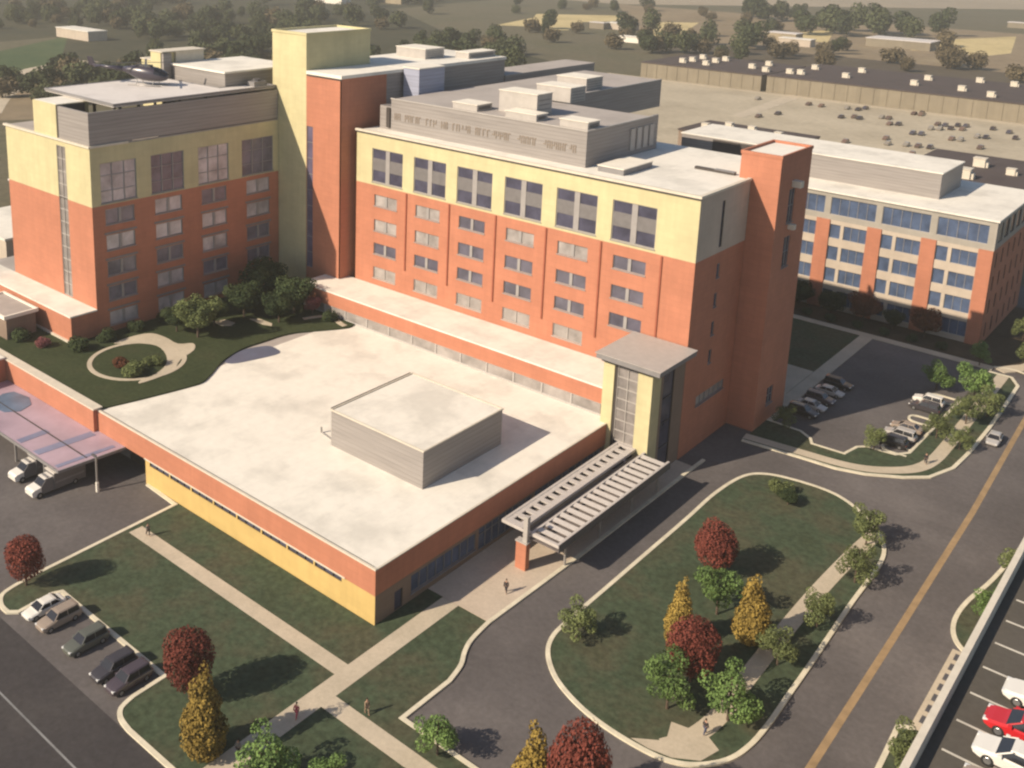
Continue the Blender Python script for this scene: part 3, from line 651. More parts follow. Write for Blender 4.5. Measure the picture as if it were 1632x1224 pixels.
R = thing('entrance_canopy', (6, 34, 0), 'long flat slatted metal canopy over the entrance plaza', 'canopy')
m = MB()
for x0, x1 in ((2.0,2.35),(4.7,5.05),(6.3,6.6),(10.0,10.35)): m.box(x0, x1, 20.5, 48.2 if x0 < 5 else 48.0, 4.55, 4.95)
m.box(2.35, 4.7, 20.5, 20.9, 4.55, 4.95); m.box(5.05, 6.3, 20.51, 20.9, 4.56, 4.9); m.box(6.6, 10.0, 20.5, 20.9, 4.55, 4.95); m.box(2.35, 4.7, 47.6, 48.2, 4.55, 4.95)
m.build('frame', 'rib_grey', R)
for i in range(17):
    y = 21.6+i*1.55
    m = MB(); m.add([(6.6,y,4.84),(10.0,y,4.84),(10.0,y+.72,4.98),(6.6,y+.72,4.98),(6.6,y,4.78),(10.0,y,4.78),(10.0,y+.72,4.92),(6.6,y+.72,4.92)],
          [(0,1,2,3),(7,6,5,4),(0,4,5,1),(1,5,6,2),(2,6,7,3),(3,7,4,0)]); m.build('louvre', 'rib_grey', R)
for i in range(16):
    y = 21.7+i*1.65
    m = MB(); m.box(2.35, 4.7, y-.8, y-.05, 4.7, 4.9); m.box(2.35, 2.95, y-.05, y+.85, 4.7, 4.88); m.box(4.1, 4.7, y-.05, y+.85, 4.7, 4.88); m.build('grid_panel', 'rib_grey', R)
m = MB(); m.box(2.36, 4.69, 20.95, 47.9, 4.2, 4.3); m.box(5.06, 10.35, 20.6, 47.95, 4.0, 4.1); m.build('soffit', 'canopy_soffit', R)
m = MB(); m.box(10.36, 10.44, 20.5, 48, 3.95, 5.0); m.build('fascia', 'dark_metal', R)  # dark colour stands in for shade on the canopy's side
for y in (24, 32, 40, 47):
    m = MB(); m.tube((9.2,y,.125),(9.2,y,4.0),.16,.16,10); m.build('column', 'metal', R)
t = thing('entrance_pylon', (5.6, 19.9, .12), 'orange block pylon with a grey mast at the open end of the canopy', 'pylon')
m = MB(); m.box(4.9, 6.4, 19.6, 20.4, .12, 3.7); m.build('base', 'orange', t)
m = MB(); m.box(4.8, 6.5, 19.5, 20.45, 3.7, 3.85); m.build('cap', 'frame_pale', t)
m = MB(); m.box(5.75, 6.35, 19.75, 20.3, 3.85, 7.2); m.build('mast', 'frame_pale', t)

# loading dock canopy
R = thing('dock_canopy', (-62, -4.5, 0), 'pinkish metal canopy with blue strips over the ambulance bay', 'canopy')
m = MB(); m.prism([(-48.2,-.16),(-48.9,-9.95),(-80.2,-9.95),(-80.2,-.82),(-55.3,-.82),(-55.3,-.16)], 3.72, 3.9); m.build('roof', 'dock_pink', R)
for (x, wd) in ((-55.6, 1.5), (-49.9, .8), (-60.8, 1.3)):
    m = MB(); m.prism([(x,-1.1),(x+wd,-1.1),(x+wd-.6,-9.6),(x-.6,-9.6)] if x > -60 else [(x,-5.2),(x+wd,-5.2),(x+wd,-9.6),(x,-9.6)], 3.9, 3.94); m.build('reflection_strip', 'dock_blue', R)  # blue reflections on the canopy, painted as flat strips
m = MB(); m.prism([(-75.5,-2.2),(-72,-1.6),(-69.5,-2.6),(-68.6,-4.8),(-70,-6.6),(-72.6,-7.0),(-75,-5.6),(-76,-3.8)], 3.9, 3.96); m.build('skylight', 'dock_teal', R)  # flat teal shape on the canopy
m = MB(); m.box(-80, -49.3, -5.6, -5.45, 3.9, 3.98); m.build('seam', 'dark_trim', R)
m = MB(); m.box(-80.2, -48.85, -10.1, -9.96, 3.55, 3.95); m.prism([(-48.2,-.2),(-48.05,-.2),(-48.75,-10.1),(-48.9,-10.1)], 3.55, 3.95); m.build('edge_beam', 'frame_grey', R)
for x in (-54, -62, -72):
    m = MB(); m.tube((x,-9.2,-.02),(x,-9.2,3.72),.18,.18,8); m.build('column', 'metal', R)
t = thing('bollard_post', (-46.6, -5.7, -.02), 'slim grey post with a white foot in front of the ambulance bay', 'post')
m = MB(); m.tube((-46.6,-5.7,1.4),(-46.6,-5.7,5.2),.14,.12,8); m.build('shaft', 'metal', t)
m = MB(); m.tube((-46.6,-5.7,-.02),(-46.6,-5.7,1.4),.24,.24,8); m.build('foot', 'white_paint', t)
m = MB(); m.box(-47.5,-46.6,-5.85,-5.55,5.1,5.3); m.build('lamp_head', 'dark_metal', t)

# ------------------------------------------------------------------ building with blue windows (right)
R = thing('office_building', (-5, 155, 0), 'four storey building with blue windows between orange piers', 'building')
F = Plane('y', 139.6); top = [(-2.6-9.2*i-(.1), -2.6-9.2*i+9.0-.1, 20.3, 24.1) for i in range(0)]
tops = [(-2.7+10.3*k, 6.4+10.3*k, 20.3, 24.0) for k in range(-3, 3)]
m = MB(); facade(F, m, -40, 28.3, 19.2, 24.9, tops, .35); m.build('upper_wall', 'stone', R)
for o in tops: window(F, R, o, 5, 1, 'frame_pale', 'blue_glass', .35, .08, .05, False)
piers = [(5.1+10.3*k, min(7.9+10.3*k, 28.26)) for k in range(-4, 3)]
for a, b in piers:
    m = MB(); m.box(a, min(b, 28.3), 139.35, 139.9, 0, 19.19); m.build('pier', 'orange', R)
rows = ((15.3,18.3),(10.6,13.6),(5.9,8.9),(1.1,4.2)); bay = []
for i in range(6):
    a, b = piers[i][1], piers[i+1][0]
    for z0, z1 in rows: bay += [(a+.05, a+2.2, z0, z1), (a+2.85, b-.05, z0, z1)]
m = MB(); facade(F, m, -40, 27, 0, 19.19, bay, .35); m.build('lower_wall', 'cream', R)
for o in bay: window(F, R, o, 1 if o[1]-o[0] < 2.2 else 3, 1, 'frame_pale', 'blue_glass', .35, .06, .05, False)
X_ = Plane('x', 28.3); so = [(142+i*5, 143.2+i*5, z0, z1) for i in range(6) for z0, z1 in rows]
m = MB(); facade(X_, m, 139.9, 172, 0, 19.19, so, .3); m.build('side_wall', 'orange', R)
s2 = [(141.5+i*5, 145+i*5, 20.3, 24.0) for i in range(6)]
m = MB(); facade(X_, m, 139.6, 172, 19.2, 24.9, s2, .3); m.build('upper_side_wall', 'stone', R)
for o in so+s2: window(X_, R, o, 1, 1, 'dark_trim', 'glass', .3, .08, .08, False)
m = MB(); m.box(-40, 27.9, 140.05, 172, 0, 24.6); m.build('core', 'brown_panel', R)
m = MB(); m.box(-40.3, 28.6, 139.25, 172.3, 24.9, 25.25); m.build('roof', 'white_roof', R)
m = MB(); m.box(-42, 15.3, 148.8, 165, 25.25, 30.5); m.build('roof_storey', 'siding', R)
m = MB(); m.box(-42.2, 15.5, 148.6, 165.2, 30.5, 30.75); m.build('upper_roof', 'white_roof', R)
m = MB(); m.box(-34, -20, 148.5, 148.79, 27.2, 30.2); m.build('louvre_band', 'dark_trim', R)

# ------------------------------------------------------------------ parking deck (right edge)
R = thing('parking_deck', (80, 0, 0), 'parking deck with white parapet and marked bays at the right edge', 'parking deck')
m = MB(); m.box(56.5, 110, -60, 75, 0, 26.6); m.build('structure', 'cream', R)
m = MB(); m.box(56.87, 109.6, -59.6, 74.6, 26.6, 27.0); m.build('deck', 'deck_asphalt', R)
m = MB(); m.box(56.42, 56.86, -60.2, 75.2, 26.6, 28.1); m.build('parapet', 'coping', R)
LN = [-24.5,-21.0,-17.5,-14.0,-10.5,-7.2,-3.9,-.55,2.8,6.1,9.4,12.7,16,19.3]
for y in LN: m = MB(); m.box(57.65, 62.6, y-.09, y+.09, 27.0, 27.012); m.build('bay_line', 'line_paint', R)

# ------------------------------------------------------------------ far warehouses and car park
struct(MB().sheet([(-235,250),(70,245),(70,440.9),(-235,440.9)], -.03), 'far_car_park', 'far_lot', 'pale worn car park in front of the long warehouses', 'car park')
m = MB(); m.prism([(-122.5,356),(-116.5,356),(-122,441),(-130,441)], -.02, .02); m.box(-235, 70, 434.5, 436.5, -.02, .03)
struct(m, 'far_drive', 'concrete', 'pale drive and footway across the far car park', 'road')
def warehouse(x0, x1, y0, y1, h, label, wallm='far_wall', name='warehouse'):
    t = thing(name, ((x0+x1)/2, (y0+y1)/2, 0), label, 'warehouse')
    m = MB(); m.box(x0, x1, y0, y1, -.05, h)
    x = x0+3
    if wallm == 'far_wall':
        while x < x1-1: m.box(x, x+.7, y0-.25, y0, -.05, h-.3); x += 6.2
    m.build('wall', wallm, t)
    m = MB(); m.box(x0-.3, x1+.3, y0-.35, y1+.3, h, h+.5); m.build('roof', 'dark_roof', t)
    return t
warehouse(-215, -145.2, 441, 500, 7.9, 'long beige warehouse with dark roof left of the dark gap')
warehouse(-142.2, 60, 441, 515, 8.3, 'longest beige warehouse with dark roof right of the dark gap')
warehouse(-99, -58, 261, 286, 9, 'low dark roofed building behind the white roof of the orange stair tower', 'brown_panel', 'store_building')
warehouse(-21, 50, 244, 292, 9.5, 'low dark roofed building behind the blue windowed building', 'brown_panel', 'store_building')
u0 = None
def far_unit(x, y, z, s, label, group):
    global u0
    if u0 is None:
        m = MB(); m.box(-1.5, 1.5, -1.4, 1.4, 0, 2.3); m.box(-1.65, 1.65, -1.55, 1.55, 2.3, 2.5); m.box(1.5, 2.2, -.9, .9, 0, 1.4)
        u0 = tag(m.build('roof_unit', 'coping'), label, 'roof unit', group); u0.location = (x, y, z); u0.scale = (s,)*3
    else: place(u0, (x, y, z), 0, s, label, group)
LW_ = [(-198,457),(-197,467),(-199,484),(-184,457),(-186,473),(-186,486),(-161,465),(-160,485),(-150,457)]
RW_ = [(-137,457),(-132,459),(-135,487),(-111,465),(-113,495),(-78,465),(-79,492),(-56,463),(-58,505),(-41,452),(-42,503),(-20,470)]
for x, y in LW_: far_unit(x, y, 8.4, 1, 'small white unit on the dark roof of the left long warehouse', 'white units on the left warehouse roof')
for x, y in RW_: far_unit(x, y, 8.8, 1, 'small white unit on the dark roof of the longest warehouse', 'white units on the longest warehouse roof')
for x, y in [(-92.4,268.5),(-86.4,268),(-87.1,276.6),(-78.2,266.8),(-78.2,275.8),(-67,272)]: far_unit(x, y, 9.5, .8, 'white unit on the low dark roof behind the orange stair tower', 'white units on the low dark roof')
for x, y, s in [(-3.8,272,1.1),(-3,250.7,1.2),(6,266,.8)]: far_unit(x, y, 10, s, 'white unit on the dark roof behind the blue windowed building', 'white units at the right')
for x, y, s in [(-17,296,1),(-5,312,1)]: far_unit(x, y, 0, s, 'white box standing on the far car park beyond the blue windowed building', 'white boxes on the far car park')

# fields
def field(pts, mt, label, z=-.05): struct(MB().sheet(pts, z), 'field', mt, label, 'field')
field([(-465,637),(-496,737),(-522,780),(-458,846),(-421,795),(-440,737),(-402,653),(-415,633),(-443,652)], 'pale_field', 'pale yellow field at the top middle')
field([(-403,800),(-374,834),(-323,698),(-326,657)], 'pale_field', 'small pale yellow field right of the biggest one')
field([(-273,782),(-266,887),(-221,745),(-256,745)], 'pale_field', 'pale yellow field above the middle of the long warehouses')
field([(-182,828),(-134,963),(-102,789),(-112,741),(-135,763),(-159,743)], 'pale_field', 'pale yellow field at the upper right')
field([(-423,173),(-444,200),(-436,235),(-300,140),(-314,110)], 'tan_field', 'pale open ground at the left edge', -.045)
field([(-511,208),(-579,301),(-478,238),(-433,200),(-420,170)], 'green_field', 'green field at the upper left', -.05)
field([(-240,520),(80,520),(60,650),(-330,650)], 'dark_field', 'dark brown field behind the warehouses', -.052)
field([(-330,650),(60,650),(40,1000),(-560,1000)], 'tan_field', 'tan ground beyond the dark field', -.055)
field([(-1600,1100),(-560,1000),(-230,1440),(900,1500),(3000,8000),(-3000,8000)], 'hazy_plain', 'pale distant plain along the top edge', -.05)
m = MB(); ribbon(m, smooth_line([(-330,118),(-372,146),(-408,181),(-436,200),(-452,240)], 4), 14, -.06, -.02); struct(m, 'far_road', 'concrete', 'pale road bending away at the upper left', 'road')
fl = ['cream', 'far_wall', 'white_paint', 'beige']
for i, (x, y, a, b, h, lb) in enumerate([(-378,700,26,10,5,'long pale farm building beside the top middle field'),(-395,690,14,8,5,'small pale farm building beside the top middle field'),
        (-318,610,16,7,4,'small pale shed in the brown field at the top'),(-250,730,24,14,6,'grey building above the long warehouses'),(-228,700,24,10,5,'grey flat building just behind the long warehouses'),
        (-170,760,46,26,6,'wide grey building at the upper right'),(-730,700,40,14,6,'pale building among the far trees'),(-700,760,40,14,6,'pale building in the far trees at the top'),
        (-560,300,40,14,6,'pale building at the top left corner'),(-150,1080,30,12,5,'tiny pale building near the top right'),(-310,200,34,14,5,'pale low building beyond the helicopter'),
        (-285,228,40,10,7,'grey low building beyond the helipad'),(-150,36,24,14,8,'white roofed building cut by the left edge'),(-175,62,26,12,8,'pale building behind the left edge')]):
    t = thing('far_building', (x, y, 0), lb, 'building'); m = MB(); m.box(x-a/2, x+a/2, y-b/2, y+b/2, -.05, h); m.build('wall', fl[i % 4], t)
    m = MB(); m.box(x-a/2-.4, x+a/2+.4, y-b/2-.4, y+b/2+.4, h, h+.5); m.build('roof', 'pad_roof' if i % 2 else 'white_roof', t)

# ------------------------------------------------------------------ trees
def leaves(mb, centres, n, size, rg, up=.25):
    """many small leaf clumps spread through lumpy lobes"""
    tot = sum(c[3]*c[4]*c[5] for c in centres)
    for cx, cy, cz, rx, ry, rz in centres:
        k = int(n*rx*ry*rz/tot)+1
        for _ in range(k):
            while True:
                d = Vector((rg.uniform(-1,1), rg.uniform(-1,1), rg.uniform(-1,1)))
                if .05 < d.length < 1: break
            d = d.normalized()*(d.length**.45)
            p = Vector((cx+d.x*rx, cy+d.y*ry, cz+d.z*rz))
            nn = (d+Vector((rg.gauss(0,.5), rg.gauss(0,.5), rg.gauss(0,.5)+up))).normalized()
            u = nn.orthogonal().normalized(); v = nn.cross(u); a = rg.uniform(0, 2*PI)
            u, v = u*math.cos(a)+v*math.sin(a), v*math.cos(a)-u*math.sin(a)
            s = size*rg.uniform(.6, 1.3)
            mb.add([p+u*s, p+v*s*.8+nn*s*.15, p-u*s, p-v*s*.8+nn*s*.15], [(0,1,2,3)])
def trunk_mesh(h, r, rg, nb=5, spread=1.0):
    m = MB(); m.tube((0,0,-.1),(0,0,h*.5), r, r*.75, 7); m.tube((0,0,h*.5),(0,0,h), r*.75, r*.25, 6)
    for i in range(nb):
        a = 2*PI*i/nb+rg.uniform(-.3,.3); z = h*rg.uniform(.4,.75)
        m.tube((0,0,z),(math.cos(a)*spread, math.sin(a)*spread, z+spread*rg.uniform(.5,1.0)), r*.4, r*.12, 5)
    return m
def tree_proto(kind, leafm, seed):
    rg = random.Random(seed); m = MB()
    if kind == 'round':      # unit: crown radius 1, ground at 0, crown centre 1.45
        cs = [(0,0,1.2,.86,.86,.92)]+[(math.cos(a)*.45, math.sin(a)*.45, 1.2+rg.uniform(-.35,.4), .5,.5,.48) for a in [i*PI/3.5 for i in range(7)]]
        leaves(m, cs, 7000, .042, rg); th, tr = 1.5, .07
    elif kind == 'cone':     # radius 1, height about 4
        cs = [(rg.uniform(-.12,.12), rg.uniform(-.12,.12), .5+.32*i, r*1, r*1, .4) for i, r in enumerate((.78,.92,.92,.84,.75,.66,.56,.45,.33,.2))]
        leaves(m, cs, 7000, .062, rg); th, tr = 3.2, .09
    elif kind == 'loose':
        cs = [(0,0,1.05,.5,.5,.45)]
        for i in range(9):
            a = i*2*PI/9+rg.uniform(-.3,.3); q = rg.uniform(.45,.75)
            cs.append((math.cos(a)*q, math.sin(a)*q, 1.0+rg.uniform(-.45,.5), rg.uniform(.26,.42), rg.uniform(.26,.4), rg.uniform(.22,.36)))
        leaves(m, cs, 2500, .046, rg); th, tr = 1.4, .05
    elif kind == 'big':
        cs = [(0,0,1.2,.75,.75,.7)]
        for i in range(12):
            a = i*2*PI/12+rg.uniform(-.3,.3); q = rg.uniform(.4,.75)
            cs.append((math.cos(a)*q, math.sin(a)*q, 1.15+rg.uniform(-.45,.6), rg.uniform(.3,.45), rg.uniform(.3,.45), rg.uniform(.28,.4)))
        leaves(m, cs, 5500, .048, rg); th, tr = 1.3, .06
    elif kind == 'shrub':
        cs = [(rg.uniform(-.5,.5), rg.uniform(-.5,.5), .45+rg.uniform(-.15,.2), .5,.5,.42) for i in range(6)]
        leaves(m, cs, 1800, .065, rg); th, tr = .5, .04
    t = thing('tree' if kind != 'shrub' else 'shrub', (0,0,0), 'x', 'tree' if kind != 'shrub' else 'shrub')
    m.build('crown', leafm, t); trunk_mesh(th, tr, rg, 5, .45).build('trunk', 'bark', t)
    t['category'] = 'tree' if kind != 'shrub' else 'shrub'
    return t
PROTO = {}
def tree(kind, leafm, x, y, r, label, z=.1, h=1.0, group=None, rz=None, seed=0, name=None):
    key = (kind, leafm, seed)
    first = key not in PROTO
    if first: PROTO[key] = tree_proto(kind, leafm, len(PROTO)*13+5+seed)
    o = place(PROTO[key], (x, y, z), rnd.uniform(0, 6.28) if rz is None else rz, (r, r, r*h*(1.15 if kind in ('loose', 'round') else 1)), label, group, first)
    return o
# crown centre height = 1.45 r h
tree('round', 'leaf_red', -34.3, -22.6, 2.4, 'round dark red tree alone at the corner of the front lawn', h=1.1)
tree('round', 'leaf_red', -5.8, -20.6, 2.8, 'round red tree behind the tall yellow tree at the parking bays', h=1.15)
tree('round', 'leaf_red', 23.5, 34.9, 2.9, 'round red tree standing highest on the oval island', seed=1)
tree('round', 'leaf_red', 29.9, 16.1, 3.05, 'round red tree in the middle of the cluster on the oval island', seed=1)
tree('round', 'leaf_red', 31.8, -9.0, 2.9, 'round red tree at the bottom edge beside the yellow tree', h=1.75)
tree('cone', 'leaf_yellow', 2.0-1.0, -24.0, 2.35, 'tallest narrow yellow tree beside the walk at the bottom left', h=1.1)
tree('cone', 'leaf_yellow', 26.3, 20.4, 1.75, 'slim yellow tree left of the others on the oval island', h=1.3)
tree('cone', 'leaf_yellow', 32.0, 26.0, 2.2, 'broad yellow tree beside the path on the oval island', h=1.08, seed=2)
tree('cone', 'leaf_yellow', 27.5, -9.2, 2.2, 'yellow tree cut by the bottom edge beside the lower drive', h=1.2, seed=2)
tree('loose', 'leaf_green', 27.1, 28.2, 3.1, 'fresh green tree between the two yellow trees of the oval island')
tree('loose', 'leaf_green', 30.0, 10.9, 2.9, 'fresh green tree below the middle red tree on the oval island')
tree('loose', 'leaf_green', 35.2, 13.6, 3.1, 'fresh green tree nearest the road at the near end of the oval island', seed=1)
tree('loose', 'leaf_green', 17.0, -9.3, 2.4, 'loose green tree at the kerb of the lower drive', seed=1)
tree('loose', 'leaf_olive', 17.6, 13.6, 2.3, 'loose olive green tree at the left rim of the oval island')
tree('loose', 'leaf_olive', 35.6, 24.8, 2.3, 'thin olive green tree over the island path by the broad yellow tree')
tree('loose', 'leaf_green', 8.4, -22.6, 3.1, 'bright green tree at the bottom edge right of the walk', seed=1)
tree('loose', 'leaf_green', 13.0, -20.0, 2.2, 'small bright green tree at the bottom edge farther from the walk')
tree('loose', 'leaf_olive', 35.0, 54.6, 2.5, 'olive street tree at the far rounded tip of the oval island', h=1.1)
tree('loose', 'leaf_olive', 36.7, 45.4, 2.4, 'olive street tree at the kerb right of the far island path', h=1.1)
tree('loose', 'leaf_olive', 36.4, 33.9, 2.1, 'olive street tree at the kerb beside the broad yellow tree', h=1.2)
tree('loose', 'leaf_green', 50.9, 47.2, 2.3, 'green tree in the planting bed right of the main road', h=1.0)
tree('loose', 'leaf_olive', 51.2, 58.6, 2.2, 'olive tree farther up the planting bed right of the main road', h=1.1)
tree('loose', 'leaf_olive', 50.6, 18.6, 2.4, 'olive tree in the bottom right planting bed', h=1.1)
tree('shrub', 'leaf_olive', 21.8, 59.6, 1.9, 'low olive bush at the far left of the oval island')
tree('big', 'leaf_dark', 23.8, 57.0, 1.5, 'low dark bush at the far end of the oval island', h=.7)
tree('loose', 'leaf_green', 28.0, 112, 2.9, 'bright green tree in the far corner of the parking court', h=.95, seed=1)
for (x, y, r, lb) in [(34.1,110.9,3.4,'big olive tree over the right verge of the parking court'),(37.2,106.6,2.6,'olive tree at the road side of the right verge'),(35.3,101.3,2.5,'olive tree in the middle of the right verge'),(33.2,92.6,2.3,'small olive tree between path and bays of the right verge'),(36.9,91.0,1.9,'small olive tree at the road kerb of the right verge')]:
    tree('loose', 'leaf_olive' if r != 3.4 else 'leaf_green', x, y, r, lb, h=1.0)
tree('loose', 'leaf_olive', 27.2, 81.9, 2.0, 'small olive tree at the near kerb of the parking court', h=1.0)
tree('loose', 'leaf_olive', 14.2, 79.2, 2.0, 'small olive tree at the shaded left corner of the parking court', h=1.0)
tree('loose', 'leaf_green', 30.8, 129.2, 2.0, 'small green tree at the corner of the blue windowed building', h=1.1)
tree('loose', 'leaf_olive', 38.4, 133.5, 2.8, 'olive tree at the far crossing on the right', h=1.0)
tree('loose', 'leaf_olive', 34.0, 148.5, 2.2, 'small olive tree beside the end wall of the blue windowed building', h=1.2)
for (x, y, r, lb, km) in [(7.6,136.0,3.3,'rusty red tree in front of the blue windows','leaf_rust'),(19.2,136.4,3.2,'rusty red tree nearest the corner of the blue windowed building','leaf_rust'),
      (-5.6,135.2,3.3,'dark tree at the foot of the blue windows by the stair tower','leaf_dark'),(1.4,134.6,3.0,'dark tree between the rusty trees and the stair tower','leaf_dark'),
      (13.2,136.6,2.2,'small dark tree between the two rusty trees','leaf_dark'),(-12.6,134.8,3.2,'dark tree half hidden by the stair tower','leaf_rust')]:
    tree('big', km, x, y, r, lb, h=.95)
for i in range(7):
    tree('shrub', 'leaf_dark', -8+i*5.2, 132.6, 1.5, 'low dark shrub in the shaded bed below the blue windows', z=.05, group='shrubs below the blue windows')
# garden trees, standing on the terrace at 7.3
G = [('big','leaf_dark',-71.2,45.2,4.7,'largest dark tree of the roof garden by the tall tower'),('big','leaf_dark',-63.6,45.2,3.9,'dark tree at the far right of the roof garden clump'),
     ('big','leaf_dark',-68.6,37.8,3.7,'dark tree in the middle of the roof garden clump'),('big','leaf_dark',-62.2,40.4,3.1,'dark tree on the hall side of the roof garden clump'),
     ('big','leaf_olive',-66.6,26.2,4.0,'large olive tree beyond the ring path'),('big','leaf_dark',-71.2,25.2,2.7,'small dark tree between the ring path and the wing'),
     ('big','leaf_dark',-68.9,31.4,2.8,'dark tree between the olive tree and the clump'),
     ('shrub','leaf_dark',-75.9,14.6,2.2,'dark shrub at the foot of the wing by the ring path'),('shrub','leaf_dark',-76.2,9.4,2.4,'dark shrub at the corner of the orange terrace block'),
     ('shrub','leaf_dark',-76.6,20.4,2.0,'dark shrub against the wing beyond the ring path'),('shrub','leaf_olive',-61.6,10.2,2.3,'olive shrub inside the ring path nearest the white roof'),
     ('shrub','leaf_olive',-62.4,14.2,1.8,'olive shrub inside the ring path at the back'),('shrub','leaf_rust',-65.2,10.2,1.7,'brownish shrub inside the ring path'),
     ('shrub','leaf_pink',-80.9,6.2,1.7,'pinkish shrub left of the orange terrace block'),('shrub','leaf_dark',-86.4,5.0,2.2,'dark shrub beside the small pavilion'),
     ('big','leaf_pink',-61.0,49.0-1.6,1.9,'pink flowering tree in front of the orange band'),('shrub','leaf_dark',-56.6,47.6,2.0,'dark shrub at the pointed far end of the garden'),
     ('shrub','leaf_dark',-77.0,26.5,1.8,'dark shrub against the wing behind the olive tree'),('shrub','leaf_dark',-77.0,33.0,2.0,'dark shrub against the wing in the middle of the garden')]
for kd, lm, x, y, r, lb in G: tree(kd, lm, x, y, r, lb, z=7.28, h=.9 if kd == 'big' else .9)

# far woods: single trees in four kinds
FAR = []
def far_proto(nm_, lm, seed, w, h):
    rg = random.Random(seed); m = MB()
    cs = [(rg.uniform(-.4,.4)*w, rg.uniform(-.4,.4)*w, h*rg.uniform(.28,.72), w*.55, w*.55, h*.28) for _ in range(6)]
    cs.append((0, 0, h*.48, w*.6, w*.6, h*.36)); leaves(m, cs, 750, .6, rg)
    return m.build(nm_, lm)
fp = [far_proto('broad_tree', 'leaf_far', 1, 5.5, 11), far_proto('spreading_tree', 'leaf_far', 7, 6.5, 10), far_proto('brown_tree', 'leaf_farbrown', 3, 5.5, 9), far_proto('dark_tree', 'leaf_fardark', 4, 5.5, 12)]
used = [False]*4
fr = random.Random(11)
def far_tree(x, y, k, s, zone):
    lb = {'wood': ['mid green broad tree of the far wood at the upper left', 'olive spreading tree of the far wood at the upper left', 'brownish tree of the far wood at the upper left', 'dark green tree of the far wood at the upper left'],
          'fields': ['mid green broad tree among the pale fields at the upper right', 'olive spreading tree among the pale fields at the upper right', 'brownish tree among the pale fields at the upper right', 'dark green tree among the pale fields at the upper right'],
          'edge': ['mid green broad tree behind the tower roofs at the top', 'olive spreading tree behind the tower roofs at the top', 'brownish tree behind the tower roofs at the top', 'dark green tree behind the tower roofs at the top']}[zone][k]
    g = {'wood': 'trees of the far wood', 'fields': 'trees among the far fields', 'edge': 'trees behind the tower roofs'}[zone]+(' (%s)' % ['mid green', 'olive', 'brownish', 'dark green'][k])
    o = fp[k] if not used[k] else copy_tree(fp[k]); used[k] = True
    o.location = (x, y, -.05); o.rotation_euler = (0,0,fr.uniform(0,6.28)); o.scale = (s*fr.uniform(.9,1.2),)*2+(s*fr.uniform(.85,1.15),)
    tag(o, lb, 'tree', g)
# camera bearing helper only for laying out the woods as sectors on the ground: distance and bearing from the site centre
CX, CY = 67.65, -72.62
FWD = Vector((math.cos(2.28545), math.sin(2.28545))); RGT = Vector((FWD.y, -FWD.x))
def sector(n, d0, d1, s0, s1, zone, kinds, scl=(.8, 1.4), skip=None):
    for _ in range(n):
        t = fr.random(); d = (d0**.5+(d1**.5-d0**.5)*t)**2; s = fr.uniform(s0, s1)
        p = Vector((CX, CY))+FWD*d+RGT*(s*d)
        if skip and skip(p.x, p.y): continue
        far_tree(p.x, p.y, fr.choices(range(4), kinds)[0], fr.uniform(*scl), zone)
field([(-900,330),(-950,640),(-430,560),(-240,380),(-300,300),(-420,260),(-440,240),(-580,310),(-560,200),(-600,150)], 'wood_floor', 'dark olive ground below the far wood', -.056)  # dark olive is the colour of the wood floor itself
field([(-900,390),(-1000,900),(-700,1000),(-640,700),(-417,525),(-250,440),(-290,300),(-399,195),(-440,214),(-575,290)], 'wood_floor', 'dark olive ground below the far tree belt', -.0535)
sector(330, 430, 900, -.42, -.10, 'wood', (4,3,2,4), skip=lambda x, y: (-520 < x < -420 and 150 < y < 260) or (-640<x<-450 and 205<y<330))
sector(95, 800, 1300, -.42, .02, 'wood', (3,3,3,3), (1.0, 1.7), skip=lambda x, y: (-530 < x < -390 and 630 < y < 850))
sector(150, 390, 700, -.14, .09, 'edge', (4,3,2,4), (1.0, 1.6), skip=lambda x, y: y > 425 and x > -225)
for x, y, k, s in [(-262,800,3,2.0),(-250,830,0,2.2),(-235,815,3,2.0),(-225,870,3,2.2),(-215,840,0,2.1),(-205,880,3,2.2),(-190,850,0,2.0),(-180,900,3,2.2),(-245,880,0,2.2),(-265,860,3,2.0),
        (-345,905,3,2.4),(-360,930,3,2.4),(-335,930,0,2.2),(-375,950,3,2.2),(-418,650,3,1.6),(-352,662,3,1.8),(-345,690,0,1.8),(-340,640,3,1.5),(-236,640,3,1.7),(-230,600,0,1.5),(-246,655,0,1.7),(-150,800,2,1.8),
        (-112,960,2,2.0),(-105,640,2,1.8),(-112,655,2,1.8),(-94,650,2,1.7),(-142,640,2,1.5),(-122,1060,2,2.4),(-130,1070,3,2.2),(-40,1150,2,2.4),(-60,1180,2,2.4),(-20,1120,2,2.4),(-300,600,2,1.5),(-285,640,2,1.5),(-310,660,2,1.6),
        (-272,560,2,1.4),(-255,570,0,1.4),(-200,600,2,1.5),(-185,640,2,1.5),(-160,570,2,1.3),(-60,600,2,1.4),(-20,640,2,1.4),(-210,560,0,1.3),(-120,600,2,1.3)]:
    far_tree(x, y, k, s, 'fields')
sector(75, 640, 1150, .06, .42, 'fields', (2,2,4,2), (.9, 1.5), skip=lambda x, y: (-530 < x < -390 and 630 < y < 850) or (-410<x<-320 and 655<y<840) or (-275<x<-220 and 740<y<890) or (-185<x<-100 and 735<y<965))

